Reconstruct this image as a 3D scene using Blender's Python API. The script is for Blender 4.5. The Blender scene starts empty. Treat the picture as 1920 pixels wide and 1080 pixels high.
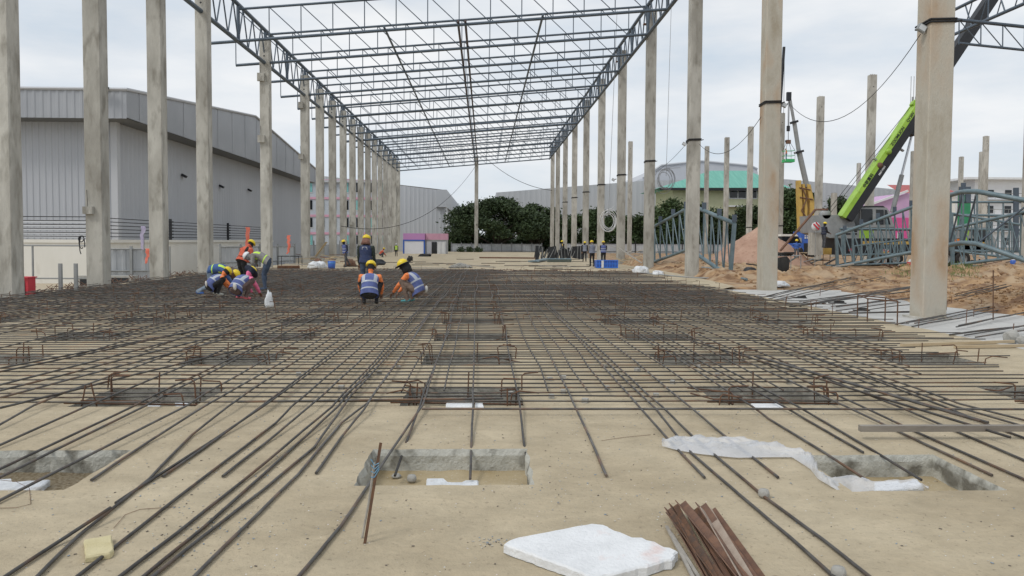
import bpy, bmesh, math, random
import numpy as np
from mathutils import Vector, Matrix, noise
from mathutils.geometry import tessellate_polygon
random.seed(7)
R = math.radians
S = bpy.context.scene
C = S.collection

# ------------------------------------------------------------------ camera, sky, sun, exposure
F, CX, CY = 1440.0, 960.0, 512.0
cam_d = bpy.data.cameras.new('camera'); cam = bpy.data.objects.new('camera', cam_d); C.objects.link(cam)
cam_d.sensor_width = 36; cam_d.lens = 36 * F / 1920; cam_d.shift_y = -28 / 1920
cam_d.clip_start = .05; cam_d.clip_end = 3000
CAM = Vector((0, 0, 1.5))
_yaw, _pitch, _roll = -math.atan(52 / F), -math.atan(60 / F), 0.0055
ROT = Matrix.Rotation(_yaw, 3, 'Z') @ Matrix.Rotation(math.pi / 2 + _pitch, 3, 'X') @ Matrix.Rotation(_roll, 3, 'Z')
cam.matrix_world = Matrix.Translation(CAM) @ ROT.to_4x4()
S.camera = cam
S.render.resolution_x, S.render.resolution_y = 1024, 576

w = bpy.data.worlds.new('World'); S.world = w; w.use_nodes = True
nt = w.node_tree; nt.nodes.clear()
def N(t, kind, **kw):
    n = t.nodes.new(kind)
    for k, v in kw.items():
        setattr(n, k, v)
    return n
def L(t, a, b): t.links.new(a, b)
SUN_EL, SUN_AZ = R(48), R(-127)
out = N(nt, 'ShaderNodeOutputWorld'); bg1 = N(nt, 'ShaderNodeBackground'); bg2 = N(nt, 'ShaderNodeBackground'); mx = N(nt, 'ShaderNodeMixShader')
sky = N(nt, 'ShaderNodeTexSky', sky_type='NISHITA'); sky.sun_disc = False; sky.sun_elevation = SUN_EL; sky.sun_rotation = SUN_AZ
bg1.inputs[1].default_value = .085; L(nt, sky.outputs[0], bg1.inputs[0])
tc = N(nt, 'ShaderNodeTexCoord'); mp = N(nt, 'ShaderNodeMapping'); mp.inputs['Scale'].default_value = (1, 1, 3.6)
L(nt, tc.outputs['Generated'], mp.inputs[0])
n1 = N(nt, 'ShaderNodeTexNoise'); n1.inputs['Scale'].default_value = 1.7; n1.inputs['Detail'].default_value = 7; n1.inputs['Roughness'].default_value = .52
L(nt, mp.outputs[0], n1.inputs['Vector'])
r1 = N(nt, 'ShaderNodeValToRGB'); r1.color_ramp.elements[0].position = .33; r1.color_ramp.elements[0].color = (.74, .74, .74, 1)
r1.color_ramp.elements[1].position = .6; r1.color_ramp.elements[1].color = (.97, .97, .97, 1)
L(nt, n1.outputs[0], r1.inputs[0])
n2 = N(nt, 'ShaderNodeTexNoise'); n2.inputs['Scale'].default_value = 3.3; n2.inputs['Detail'].default_value = 9; n2.inputs['Roughness'].default_value = .55
L(nt, mp.outputs[0], n2.inputs['Vector'])
r2 = N(nt, 'ShaderNodeValToRGB'); e = r2.color_ramp.elements
e[0].position = .3; e[0].color = (.60, .69, .785, 1); e[1].position = .7; e[1].color = (.90, .905, .91, 1)
x = e.new(.5); x.color = (.75, .79, .835, 1)
L(nt, n2.outputs[0], r2.inputs[0]); L(nt, r2.outputs[0], bg2.inputs[0]); bg2.inputs[1].default_value = 1.07
L(nt, r1.outputs[0], mx.inputs[0]); L(nt, bg1.outputs[0], mx.inputs[1]); L(nt, bg2.outputs[0], mx.inputs[2]); L(nt, mx.outputs[0], out.inputs[0])

sl = bpy.data.lights.new('sun', 'SUN'); sl.energy = 1.45; sl.angle = R(16); sl.color = (1, .965, .91)
so = bpy.data.objects.new('sun', sl); C.objects.link(so)
so.rotation_euler = Vector((math.sin(SUN_AZ) * math.cos(SUN_EL), math.cos(SUN_AZ) * math.cos(SUN_EL), math.sin(SUN_EL))).to_track_quat('Z', 'Y').to_euler()
so.location = (0, 0, 40)
S.view_settings.view_transform = 'Standard'; S.view_settings.look = 'None'
S.view_settings.exposure = 0.0; S.view_settings.gamma = 1; S.view_settings.use_curve_mapping = False

def ray(px, py): return ROT @ Vector(((px - CX) / F, (CY - py) / F, -1)).normalized()
def at(px, py, z=0.0):
    d = ray(px, py); t = (z - CAM.z) / d.z; return CAM + d * t
def atY(px, py, Y):
    d = ray(px, py); return CAM + d * (Y / d.y)

# ------------------------------------------------------------------ materials
MATS = {}
def M(name, c1, c2=None, scale=4, rough=.8, metal=0, bump=0, stretch=(1, 1, 1), lo=.35, hi=.65, detail=6, c3=None, s3=30, lo3=.55, hi3=.7, f3=1, bscale=None, rand=0, alpha=None):
    if name in MATS: return MATS[name]
    m = bpy.data.materials.new(name); m.use_nodes = True; t = m.node_tree; b = t.nodes['Principled BSDF']
    b.inputs['Roughness'].default_value = rough; b.inputs['Metallic'].default_value = metal
    b.inputs['Base Color'].default_value = (*c1, 1)
    tcn = N(t, 'ShaderNodeTexCoord'); mpn = N(t, 'ShaderNodeMapping'); mpn.inputs['Scale'].default_value = stretch
    L(t, tcn.outputs['Object'], mpn.inputs[0])
    if rand:
        oi = N(t, 'ShaderNodeObjectInfo'); vm = N(t, 'ShaderNodeVectorMath', operation='SCALE'); vm.inputs[0].default_value = (37, 53, 71)
        L(t, oi.outputs['Random'], vm.inputs['Scale']); L(t, vm.outputs[0], mpn.inputs['Location'])
    col = None
    if c2:
        n = N(t, 'ShaderNodeTexNoise'); n.inputs['Scale'].default_value = scale; n.inputs['Detail'].default_value = detail; n.inputs['Roughness'].default_value = .6
        L(t, mpn.outputs[0], n.inputs['Vector'])
        r = N(t, 'ShaderNodeValToRGB'); r.color_ramp.elements[0].position = lo; r.color_ramp.elements[1].position = hi
        r.color_ramp.elements[0].color = (*c1, 1); r.color_ramp.elements[1].color = (*c2, 1)
        L(t, n.outputs[0], r.inputs[0]); col = r.outputs[0]
    if c3:
        n = N(t, 'ShaderNodeTexNoise'); n.inputs['Scale'].default_value = s3; n.inputs['Detail'].default_value = 4
        L(t, mpn.outputs[0], n.inputs['Vector'])
        r = N(t, 'ShaderNodeValToRGB'); r.color_ramp.elements[0].position = lo3; r.color_ramp.elements[1].position = hi3
        r.color_ramp.elements[0].color = (0, 0, 0, 1); r.color_ramp.elements[1].color = (f3, f3, f3, 1)
        L(t, n.outputs[0], r.inputs[0])
        mi = N(t, 'ShaderNodeMix', data_type='RGBA'); L(t, r.outputs[0], mi.inputs[0])
        if col: L(t, col, mi.inputs[6])
        else: mi.inputs[6].default_value = (*c1, 1)
        mi.inputs[7].default_value = (*c3, 1); col = mi.outputs[2]
    if rand and col:
        hs = N(t, 'ShaderNodeHueSaturation'); mr = N(t, 'ShaderNodeMapRange'); mr.inputs[3].default_value = 1 - rand; mr.inputs[4].default_value = 1 + rand
        L(t, oi.outputs['Random'], mr.inputs[0]); L(t, mr.outputs[0], hs.inputs['Value']); L(t, col, hs.inputs['Color']); col = hs.outputs[0]
    if col: L(t, col, b.inputs['Base Color'])
    if bump:
        n = N(t, 'ShaderNodeTexNoise'); n.inputs['Scale'].default_value = bscale or scale * 6; n.inputs['Detail'].default_value = 8; n.inputs['Roughness'].default_value = .65
        L(t, mpn.outputs[0], n.inputs['Vector'])
        bp = N(t, 'ShaderNodeBump'); bp.inputs['Strength'].default_value = bump; bp.inputs['Distance'].default_value = .02
        L(t, n.outputs[0], bp.inputs['Height']); L(t, bp.outputs[0], b.inputs['Normal'])
    if alpha is not None: b.inputs['Alpha'].default_value = alpha
    MATS[name] = m
    return m

CONC = M('column_concrete', (.30, .285, .25), (.52, .505, .455), 1.3, .85, 0, .8, (1, 1, .35), .34, .64, 11, (.17, .155, .125), 4.5, .52, .72, .65, 25, .10)
# a few tan, rust-stained columns near the right
CONCT = M('stained_concrete', (.37, .325, .25), (.56, .54, .475), 1.5, .85, 0, .7, (1, 1, .4), .32, .62, 10, (.36, .22, .11), 1.5, .47, .68, .85, 25, .03)
STEEL = M('painted_steel', (.075, .10, .13), (.11, .14, .175), 2, .5, .3, .1, (1, 1, 1), .3, .7)
STEELR = M('reddish_steel', (.10, .07, .07), (.07, .07, .08), 3, .6, .2)
STEELB = M('blue_grey_steel', (.11, .165, .19), (.175, .235, .26), 2.5, .5, .1, .1, (1, 1, 1), .35, .65, 5, (.12, .10, .08), 9, .62, .75, .6)
REBAR = M('rebar_steel', (.065, .06, .057), (.135, .128, .118), 6, .55, .45, .0, (1, 1, 1), .35, .7, 5, (.22, .12, .065), 3.5, .52, .70, .75, None, .25)
RUST = M('rusty_steel', (.17, .085, .045), (.085, .055, .04), 18, .85, .1, .3, (1, 1, 1), .35, .65)
RUSTD = M('dark_rust', (.13, .075, .055), (.24, .13, .08), 10, .75, .2, .3, (1, 1, .2), .35, .7)
WIRE = M('black_wire', (.02, .02, .022)); GWIRE = M('grey_wire', (.25, .26, .27), rough=.5)
BLACK = M('black_paint', (.012, .014, .018), (.02, .022, .026), 3, .55); RUBBER = M('rubber', (.018, .018, .018), (.03, .028, .025), 8, .85, 0, .3)
WHITE = M('white_paint', (.72, .73, .74), (.64, .65, .66), 2, .6)
LIME = M('lime_paint', (.27, .47, .04), (.36, .58, .07), 1.2, .45, 0, .15, (1, 1, 1), .35, .65, 8, (.16, .24, .06), 3, .58, .75, .6); CRGREY = M('crane_grey', (.24, .25, .25), (.32, .33, .33), 2, .5, 0, .1)
YEL = M('yellow_paint', (.62, .42, .10), (.48, .31, .08), 2.2, .5); GLASS = M('dark_glass', (.015, .018, .022), rough=.1)
CHROME = M('bright_steel', (.55, .56, .58), rough=.3, metal=.8)

# ------------------------------------------------------------------ mesh helper
class MB:
    def __init__(s): s.v = []; s.f = []; s.mi = []; s.sm = []
    def add(s, vs, fs, mi=0, smooth=False):
        b = len(s.v); s.v += [tuple(v) for v in vs]
        for f in fs: s.f.append(tuple(b + i for i in f)); s.mi.append(mi); s.sm.append(smooth)
        return s
    def box(s, c, d, rot=None, mi=0):
        h = Vector(d) / 2; c = Vector(c); vs = []
        for x in (-1, 1):
            for y in (-1, 1):
                for z in (-1, 1):
                    v = Vector((x * h.x, y * h.y, z * h.z))
                    if rot is not None: v = rot @ v
                    vs.append(c + v)
        return s.add(vs, [(0, 1, 3, 2), (4, 6, 7, 5), (0, 4, 5, 1), (2, 3, 7, 6), (0, 2, 6, 4), (1, 5, 7, 3)], mi)
    def bb(s, a, b, mi=0):
        a = Vector(a); b = Vector(b); return s.box((a + b) / 2, [abs(q) for q in (b - a)], None, mi)
    def beam(s, a, b, wd, ht, mi=0, up=(0, 0, 1)):
        a = Vector(a); b = Vector(b); d = b - a; l = d.length; d.normalize(); u = Vector(up)
        if abs(d.dot(u)) > .98: u = Vector((0, 1, 0))
        x = d.cross(u).normalized(); z = x.cross(d)
        return s.box((a + b) / 2, (wd, l, ht), Matrix((x, d, z)).transposed(), mi)
    def tube(s, pts, r, n=6, mi=0, smooth=True, cap=True):
        pts = [Vector(p) for p in pts]; k = len(pts); rs = r if isinstance(r, (list, tuple)) else [r] * k
        vs = []; fs = []; px = None
        for i, p in enumerate(pts):
            d = (pts[min(i + 1, k - 1)] - pts[max(i - 1, 0)]).normalized()
            if px is None:
                u = Vector((0, 0, 1)) if abs(d.z) < .9 else Vector((0, 1, 0)); px = d.cross(u).normalized()
            else: px = (px - d * px.dot(d)).normalized()
            py = d.cross(px)
            for j in range(n):
                a = 2 * math.pi * j / n; vs.append(p + (px * math.cos(a) + py * math.sin(a)) * rs[i])
        for i in range(k - 1):
            for j in range(n):
                fs.append((i * n + j, i * n + (j + 1) % n, (i + 1) * n + (j + 1) % n, (i + 1) * n + j))
        s.add(vs, fs, mi, smooth)
        if cap:
            s.add([vs[j] for j in range(n)], [tuple(reversed(range(n)))], mi); s.add([vs[(k - 1) * n + j] for j in range(n)], [tuple(range(n))], mi)
        return s
    def sweep(s, secs, n=12, mi=None, smooth=True):
        """secs: (centre, lateral axis vector, depth axis vector); elliptical rings, capped"""
        vs = []
        for c, ax, ay in secs:
            for j in range(n):
                a = 2 * math.pi * j / n; vs.append(Vector(c) + Vector(ax) * math.cos(a) + Vector(ay) * math.sin(a))
        for i in range(len(secs) - 1):
            m_ = mi[i] if isinstance(mi, list) else (mi or 0)
            q = [(i * n + j, i * n + (j + 1) % n, (i + 1) * n + (j + 1) % n, (i + 1) * n + j) for j in range(n)]
            b = len(s.v) if i == 0 else b
            if i == 0: s.v += [tuple(v) for v in vs]
            for f in q: s.f.append(tuple(b + t for t in f)); s.mi.append(m_); s.sm.append(smooth)
        k = len(secs)
        for ring, rev in ((0, True), (k - 1, False)):
            f = tuple(b + ring * n + j for j in range(n)); s.f.append(f[::-1] if rev else f); s.mi.append((mi[0] if ring == 0 else mi[-1]) if isinstance(mi, list) else (mi or 0)); s.sm.append(smooth)
        return s
    def lathe(s, c, prof, n=16, mi=0, axis='Z', smooth=True):
        c = Vector(c); vs = []
        for r, h in prof:
            for j in range(n):
                a = 2 * math.pi * j / n; p = (r * math.cos(a), r * math.sin(a), h)
                if axis == 'Y': p = (p[0], p[2], p[1])
                if axis == 'X': p = (p[2], p[0], p[1])
                vs.append(c + Vector(p))
        fs = []
        for i in range(len(prof) - 1):
            for j in range(n): fs.append((i * n + j, i * n + (j + 1) % n, (i + 1) * n + (j + 1) % n, (i + 1) * n + j))
        return s.add(vs, fs, mi, smooth)
    def prism(s, poly, ext, mi=0):
        """poly: 3D points; ext: extrusion vector"""
        poly = [Vector(p) for p in poly]; k = len(poly); e = Vector(ext)
        tri = tessellate_polygon([poly])
        vs = poly + [p + e for p in poly]
        fs = [t for t in tri] + [tuple(i + k for i in reversed(t)) for t in tri]
        fs += [(i, (i + 1) % k, (i + 1) % k + k, i + k) for i in range(k)]
        return s.add(vs, fs, mi)
    def build(s, name, mats, parent=None, origin=None):
        me = bpy.data.meshes.new(name)
        o = Vector(origin) if origin is not None else (parent.location if parent and parent.type == 'EMPTY' else Vector((0, 0, 0)))
        if parent and parent.type != 'EMPTY': o = Vector(parent.get('_o', (0, 0, 0)))
        me.from_pydata([(v[0] - o[0], v[1] - o[1], v[2] - o[2]) for v in s.v], [], s.f)
        if not isinstance(mats, (list, tuple)): mats = [mats]
        for m_ in mats: me.materials.append(m_)
        if len(mats) > 1: me.polygons.foreach_set('material_index', s.mi)
        me.polygons.foreach_set('use_smooth', s.sm)
        if s.f: 
            bm = bmesh.new(); bm.from_mesh(me); bmesh.ops.recalc_face_normals(bm, faces=bm.faces); bm.to_mesh(me); bm.free()
        ob = bpy.data.objects.new(name, me); C.objects.link(ob)
        if parent: ob.parent = parent; ob['_o'] = tuple(o)
        elif origin is not None: ob.location = o; ob['_o'] = tuple(o)
        else: ob['_o'] = (0.0, 0.0, 0.0)
        return ob
def tag(o, label=None, cat=None, group=None, kind=None):
    if label: o['label'] = label
    if cat: o['category'] = cat
    if group: o['group'] = group
    if kind: o['kind'] = kind
    elif cat: o['kind'] = 'thing'
    return o
def thing(name, loc, label, cat, group=None):
    o = bpy.data.objects.new(name, None); C.objects.link(o); o.location = Vector(loc); o.empty_display_size = .2
    return tag(o, label, cat, group)
def struct(name, mb, m): return tag(mb.build(name, m), kind='structure')
def kids(o): return [c for c in bpy.data.objects if c.parent == o]
def copy_tree(root, loc, rz=0, label=None, ks=None):
    r = root.copy(); C.objects.link(r); r.location = Vector(loc); r.rotation_euler = (0, 0, rz)
    if label: r['label'] = label
    for ch in (ks if ks is not None else kids(root)):
        c = ch.copy(); C.objects.link(c); c.parent = r
    return r
def wrap(name, mb, m, label, cat, group=None, origin=None):
    """a thing that is one mesh, with its origin at its base"""
    if origin is None:
        a = np.array(mb.v); origin = (a[:, 0].mean(), a[:, 1].mean(), a[:, 2].min())
    return tag(mb.build(name, m, None, origin), label, cat, group)
def fbm(x, y, z=0, o=5): return noise.fractal(Vector((x, y, z)), 1.0, 2.0, o)
ORD = ['first', 'second', 'third', 'fourth', 'fifth', 'sixth', 'seventh', 'eighth', 'ninth', 'tenth', 'eleventh', 'twelfth', 'thirteenth', 'fourteenth', 'fifteenth', 'sixteenth', 'seventeenth', 'eighteenth', 'nineteenth', 'twentieth']

# ------------------------------------------------------------------ ground, soil, slab with pits
GROUND = M('sandy_ground', (.42, .35, .25), (.50, .43, .32), .6, .95, 0, .6)
g = MB(); g.add([(-700, -60, -.45), (900, -60, -.45), (900, 1400, -.45), (-700, 1400, -.45)], [(0, 1, 2, 3)])
struct('ground', g, GROUND)
SLAB = M('slab_concrete', (.39, .32, .215), (.55, .47, .335), .8, .88, 0, .75, (1, 1, 1), .30, .70, 12, (.24, .19, .135), 30, .61, .72, .65, 22)
def slab_extra(m):
    t = m.node_tree; b = t.nodes['Principled BSDF']; src = b.inputs['Base Color'].links[0].from_socket
    tcn = N(t, 'ShaderNodeTexCoord'); mp_ = N(t, 'ShaderNodeMapping'); mp_.inputs['Scale'].default_value = (1, 1.6, 1); mp_.inputs['Rotation'].default_value = (0, 0, .2)
    L(t, tcn.outputs['Object'], mp_.inputs[0])
    n = N(t, 'ShaderNodeTexNoise'); n.inputs['Scale'].default_value = 2.6; n.inputs['Detail'].default_value = 12; n.inputs['Roughness'].default_value = .78; n.inputs['Distortion'].default_value = .4
    L(t, mp_.outputs[0], n.inputs['Vector'])
    r = N(t, 'ShaderNodeValToRGB'); r.color_ramp.elements[0].position = .3; r.color_ramp.elements[0].color = (.76, .755, .74, 1); r.color_ramp.elements[1].position = .7; r.color_ramp.elements[1].color = (1.10, 1.09, 1.07, 1)
    L(t, n.outputs[0], r.inputs[0])
    mi = N(t, 'ShaderNodeMix', data_type='RGBA', blend_type='MULTIPLY'); mi.inputs[0].default_value = 1; L(t, src, mi.inputs[6]); L(t, r.outputs[0], mi.inputs[7])
    # pale chips
    v = N(t, 'ShaderNodeTexVoronoi'); v.inputs['Scale'].default_value = 16; L(t, tcn.outputs['Object'], v.inputs['Vector'])
    r2_ = N(t, 'ShaderNodeValToRGB'); r2_.color_ramp.elements[0].position = .05; r2_.color_ramp.elements[0].color = (1, 1, 1, 1); r2_.color_ramp.elements[1].position = .075; r2_.color_ramp.elements[1].color = (0, 0, 0, 1)
    L(t, v.outputs['Distance'], r2_.inputs[0])
    mi2 = N(t, 'ShaderNodeMix', data_type='RGBA'); L(t, r2_.outputs[0], mi2.inputs[0]); L(t, mi.outputs[2], mi2.inputs[6]); L(t, v.outputs['Color'], mi2.inputs[7])
    hs = N(t, 'ShaderNodeHueSaturation'); hs.inputs['Saturation'].default_value = .12; hs.inputs['Value'].default_value = .75; L(t, v.outputs['Color'], hs.inputs['Color']); L(t, hs.outputs[0], mi2.inputs[7])
    L(t, mi2.outputs[2], b.inputs['Base Color'])
slab_extra(SLAB)
PITWALL = M('pit_plaster', (.44, .44, .395), (.56, .55, .49), 5, .9, 0, .8, (1, 1, 1), .3, .7, 8, (.12, .11, .085), 4.2, .5, .62, .85, 45)
PITFLOOR = M('pit_sand', (.34, .26, .14), (.43, .35, .22), 3, .7, 0, .5, (1, 1, 1), .35, .65, 8, (.55, .50, .40), 60, .62, .68, .6, 40)
PITGRAVEL = M('pit_gravel', (.22, .16, .08), (.42, .35, .24), 45, .8, 0, 1, (1, 1, 1), .4, .6)
PITDAMPSHADE = M('damp_shaded_pit_base', (.19, .16, .115), (.29, .25, .18), 5, .7, 0, .6)
PITWALLSHADE = M('shaded_pit_side', (.24, .23, .20), (.36, .35, .31), 6, .9, 0, .8)
PY0, PPX, PPY = 5.5, 2.95, 2.3
def pit_rect(k, j):
    cx = -.2 + PPX * k; yb = PY0 + PPY * j; hw = .56
    if j == 0 and k == 1: return 2.22, at(1880, 915).x, at(1600, 921).y, at(1650, 853).y
    if j == 0 and k == -1: return -3.75, -2.5, 4.62, 5.50
    if j == 0 and k == 0: return -.795, .315, 4.67, 5.49
    return cx - hw, cx + hw, yb - .86, yb
PITS = {(k, j): pit_rect(k, j) for j in range(0, 9) for k in range(-4, 3) if not (j == 0 and k in (-4, -3, -2, 2))}
def ring(x0, x1, y0, y1, step, amp, seed):
    pts = []
    def run(a, b):
        n = max(1, int(math.dist(a, b) / step))
        for i in range(n):
            t = i / n; x_ = a[0] + (b[0] - a[0]) * t; y_ = a[1] + (b[1] - a[1]) * t
            d = amp * fbm(x_ * 6, y_ * 6, seed) ; d2 = amp * fbm(x_ * 6, y_ * 6, seed + 9)
            pts.append((x_ + d, y_ + d2))
    run((x0, y0), (x1, y0)); run((x1, y0), (x1, y1)); run((x1, y1), (x0, y1)); run((x0, y1), (x0, y0)); return pts
outer = [(-12.4, -4), (7.7, -4)]
yy = 3
while yy < 25: outer.append((7.7 + .12 * fbm(1, yy * .9), yy)); yy += .5
outer += [(8.6, 26), (9.0, 32), (9.3, 40), (9.6, 106), (-12.4, 106)]
rings = {}
for (k, j), (x0, x1, y0, y1) in PITS.items():
    near = j == 0
    rg = ring(x0, x1, y0, y1, .035 if near else .14, .014 if near else .02, k * 7 + j * 3); rings[(k, j)] = rg
polys = [[Vector((p[0], p[1], 0)) for p in outer]] + [[Vector((p[0], p[1], 0)) for p in reversed(rg)] for rg in rings.values()]
allp = [p for pl in polys for p in pl]; tris = tessellate_polygon(polys)
me = bpy.data.meshes.new('floor_slab'); me.from_pydata([tuple(p) for p in allp], [], [t if (allp[t[1]] - allp[t[0]]).cross(allp[t[2]] - allp[t[0]]).z > 0 else t[::-1] for t in tris]); me.materials.append(SLAB)
slab = bpy.data.objects.new('floor_slab', me); C.objects.link(slab); tag(slab, kind='structure'); slab['_o'] = (0., 0., 0.)
PD = .165
for (k, j), rg in rings.items():
    mb = MB(); n = len(rg); cx = sum(p[0] for p in rg) / n; cy = sum(p[1] for p in rg) / n
    lev = [(0, 0), (.018, -.045), (.014, -.1), (.012, -PD)] if j == 0 else [(0, 0), (.01, -PD)]
    vs = []
    for i, (ins, z) in enumerate(lev):
        for p in rg:
            dx, dy = cx - p[0], cy - p[1]; l = math.hypot(dx, dy); q = .012 * fbm(p[0] * 9, p[1] * 9, z * 20) if i in (1, 2) else 0
            vs.append((p[0] + dx / l * (ins + q), p[1] + dy / l * (ins + q), z))
    fs = []
    for i in range(len(lev) - 1):
        for q in range(n): fs.append((i * n + q, i * n + (q + 1) % n, (i + 1) * n + (q + 1) % n, (i + 1) * n + q))
    mb.add(vs, fs); mb.build('pit_wall', PITWALL if j == 0 else PITWALLSHADE, slab)
    fl = MB(); x0, x1, y0, y1 = PITS[(k, j)]
    m_ = 14 if j == 0 else 3; vs = []; fs = []
    for a in range(m_ + 1):
        for b in range(m_ + 1):
            x_ = x0 + .0 + (x1 - x0) * a / m_; y_ = y0 + (y1 - y0) * b / m_; vs.append((x_, y_, -PD + .01 + .012 * fbm(x_ * 5, y_ * 5)))
    for a in range(m_):
        for b in range(m_): fs.append((a * (m_ + 1) + b, (a + 1) * (m_ + 1) + b, (a + 1) * (m_ + 1) + b + 1, a * (m_ + 1) + b + 1))
    fl.add(vs, fs, 0, True); fl.build('pit_floor', PITGRAVEL if (k, j) == (-1, 0) else PITFLOOR if j == 0 else PITDAMPSHADE, slab)
# pale screed strip under the right-hand columns
SCREED = M('wet_screed', (.40, .395, .38), (.54, .535, .51), 1.0, .7, 0, .4, (1, 1, 1), .3, .7, 8, (.20, .20, .19), 2.2, .6, .72, .6)
sc = MB(); pts = [(7.4, -2, -.03)]; 
yy = 2.
right = []
while yy < 24.6:
    right.append((11.3 + .7 * fbm(3, yy * .35) + (.9 if yy < 14 else 0), yy, -.03)); yy += .7
sc_poly = [(7.2, 2, -.03)] + right + [(7.4, 24.6, -.03)]
tri = tessellate_polygon([[Vector(p) for p in sc_poly]]); sc.add(sc_poly, [tuple(t) for t in tri]); struct('screed_strip', sc, SCREED)
# orange soil terrain on the right
SOIL = M('orange_soil', (.16, .085, .042), (.40, .255, .135), 1.6, .95, 0, 1, (1, 1, 1), .38, .60, 12, (.47, .36, .24), 1.1, .5, .62, .6, 7)
def soil_h(x_, y_):
    h = -.06 + .05 * fbm(x_ * .8, y_ * .8)
    for (mx_, my_, rx, ry, a) in ((14.8, 17.2, 2.6, 3.2, .62), (19.2, 24.5, 4.5, 2.6, .55), (13.3, 30.5, 3.6, 1.3, .42), (20, 33, 6, 2, .45), (9.9, 33, 1.3, 2.2, .35), (11.8, 42, 2.2, 3.0, .55), (9.4, 50, 1.4, 5, .5), (15.5, 45, 5, 1.6, .3), (27, 36, 5, 3, .5), (12.6, 26.5, 1.5, 1.2, .15)):
        d = ((x_ - mx_) / rx) ** 2 + ((y_ - my_) / ry) ** 2
        if d < 6: h += a * math.exp(-d) * (1 + .55 * fbm(x_ * 1.6, y_ * 1.6, 3)) + .16 * math.exp(-d) * fbm(x_ * 4, y_ * 4, 5)
    if y_ < 24.8:
        edge = 11.0 + .7 * fbm(3, y_ * .35) + (.9 if y_ < 14 else 0)
        if x_ < edge + .5: h = min(h, -.12 + max(0, x_ - edge) * .5)
    if x_ < 9.4: h = min(h, -.05 + .22 * max(0, x_ - 9.05) / .35 if y_ > 26 else -.2)
    return h
tm = MB(); vs = []; fs = []
xs = list(np.concatenate([np.arange(7.5, 24, .22), np.arange(24, 70, .9)])); ys = list(np.concatenate([np.arange(4, 36, .22), np.arange(36, 60, .5), np.arange(60, 106, 1.6)]))
for y_ in ys:
    for x_ in xs: vs.append((x_, y_, soil_h(x_, y_)))
nx = len(xs)
for a in range(len(ys) - 1):
    for b in range(nx - 1): fs.append((a * nx + b, a * nx + b + 1, (a + 1) * nx + b + 1, (a + 1) * nx + b))
tm.add(vs, fs, 0, True); struct('soil', tm, SOIL)

# ------------------------------------------------------------------ concrete columns
COLW = .5
def column(x_, y_, h, label, group, mat_=None, wd=COLW, z0=-.08, strap=None, blocks=(), lamp=False, hole=True, stubs=True, lean=0, base=False):
    t = thing('concrete_column', (x_, y_, z0), label, 'column', group)
    mb = MB(); a = wd / 2; c = .018; pr = [(-a + c, -a), (a - c, -a), (a, -a + c), (a, a - c), (a - c, a), (-a + c, a), (-a, a - c), (-a, -a + c)]
    nz = max(2, int((h - z0) / 1.0)); vs = []; fs = []
    for i in range(nz + 1):
        z = z0 + (h - z0) * i / nz; ox = lean * (z - z0)
        for p in pr:
            vs.append((x_ + p[0] + ox + .004 * fbm(z, x_), y_ + p[1] + .004 * fbm(z, y_), z))
    for i in range(nz):
        for q in range(8): fs.append((i * 8 + q, i * 8 + (q + 1) % 8, i * 8 + 8 + (q + 1) % 8, i * 8 + 8 + q))
    fs.append(tuple(range(nz * 8, nz * 8 + 8))); mb.add(vs, fs)
    mb.build('shaft', mat_ or CONC, t)
    if hole:
        hb = MB(); hb.lathe((x_, y_ - a - .001, h - .9), [(0, 0), (.045, 0), (.045, .02)], 8, 0, 'Y'); hb.build('lifting_hole', BLACK, t)
    if stubs:
        for q in range(3):
            sb = MB(); sx = x_ - .15 + .15 * q; sb.tube([(sx, y_, h - .05), (sx + .01, y_, h + .09)], .014, 5); sb.build('rebar_stub', RUST, t)
    if strap:
        sb = MB()
        for dz in ((0, .05) if wd > .4 else (0,)):
            q = a + .015; sb.tube([(x_ - q, y_ - q, strap + dz), (x_ + q, y_ - q, strap + dz + .02), (x_ + q, y_ + q, strap + dz), (x_ - q, y_ + q, strap + dz - .02), (x_ - q, y_ - q, strap + dz)], .022, 5)
        sb.tube([(x_ + a, y_ - a - .03, strap), (x_ + a + .1, y_ - a - .05, strap + .03)], .02, 5)
        sb.build('strap', WIRE, t)
    for (bx, bz, bw, bh) in blocks:
        bk = MB(); bk.box((x_ + bx, y_ - a - .06, bz), (bw, .14, bh)); bk.build('corbel_block', CONC, t)
        ln = MB(); ln.tube([(x_ + bx - .02, y_ - a - .05, bz + bh / 2), (x_ + bx - .05, y_ - a - .03, bz + bh / 2 + .5)], .008, 4); ln.build('tie_wire', WIRE, t)
    if base:
        fb = MB(); rg = ring(x_ - a - .1, x_ + a + .1, y_ - a - .1, y_ + a + .1, .08, .05, x_)
        fb.prism([(p[0], p[1], -.045) for p in rg], (0, 0, .05)); fb.build('grout_collar', CONC, t)
    return t
XL, XR = -11.7, 9.1
HL, HR = 12.13, 14.1
for i, y_ in enumerate([19.3, 23.75, 28.1, 32.7]):
    column(XL, y_, HL, 'tall bare concrete column, %s from the front in the left row, top out of view' % ORD[i], 'left row of concrete columns', blocks=((-.13, 2.35, .28, .22),) if i == 1 else (), stubs=False, z0=-.2)
left_truss = [41.8] + [50.8 + 4.5 * k for k in range(13)]
for i, y_ in enumerate(left_truss):
    column(XL, y_, HL, 'tall concrete column under the roof truss, %s from the front in the left row' % ORD[i + 4], 'left row of concrete columns',
           blocks=((-.16, 10.1, .36, .42), (-.16, 6.85, .36, .38)) if i == 0 else ((-.2, 10.2, .3, .4), (-.2, 6.9, .3, .36)) if i == 1 else ((-.1, 3.0, .3, .3),) if i == 5 else (), z0=-.2)
right_y = [15.4, 24.4, 33.4, 42.3, 51.1, 60.0, 69.0, 77.9, 86.9, 95.8, 103.2]
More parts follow.
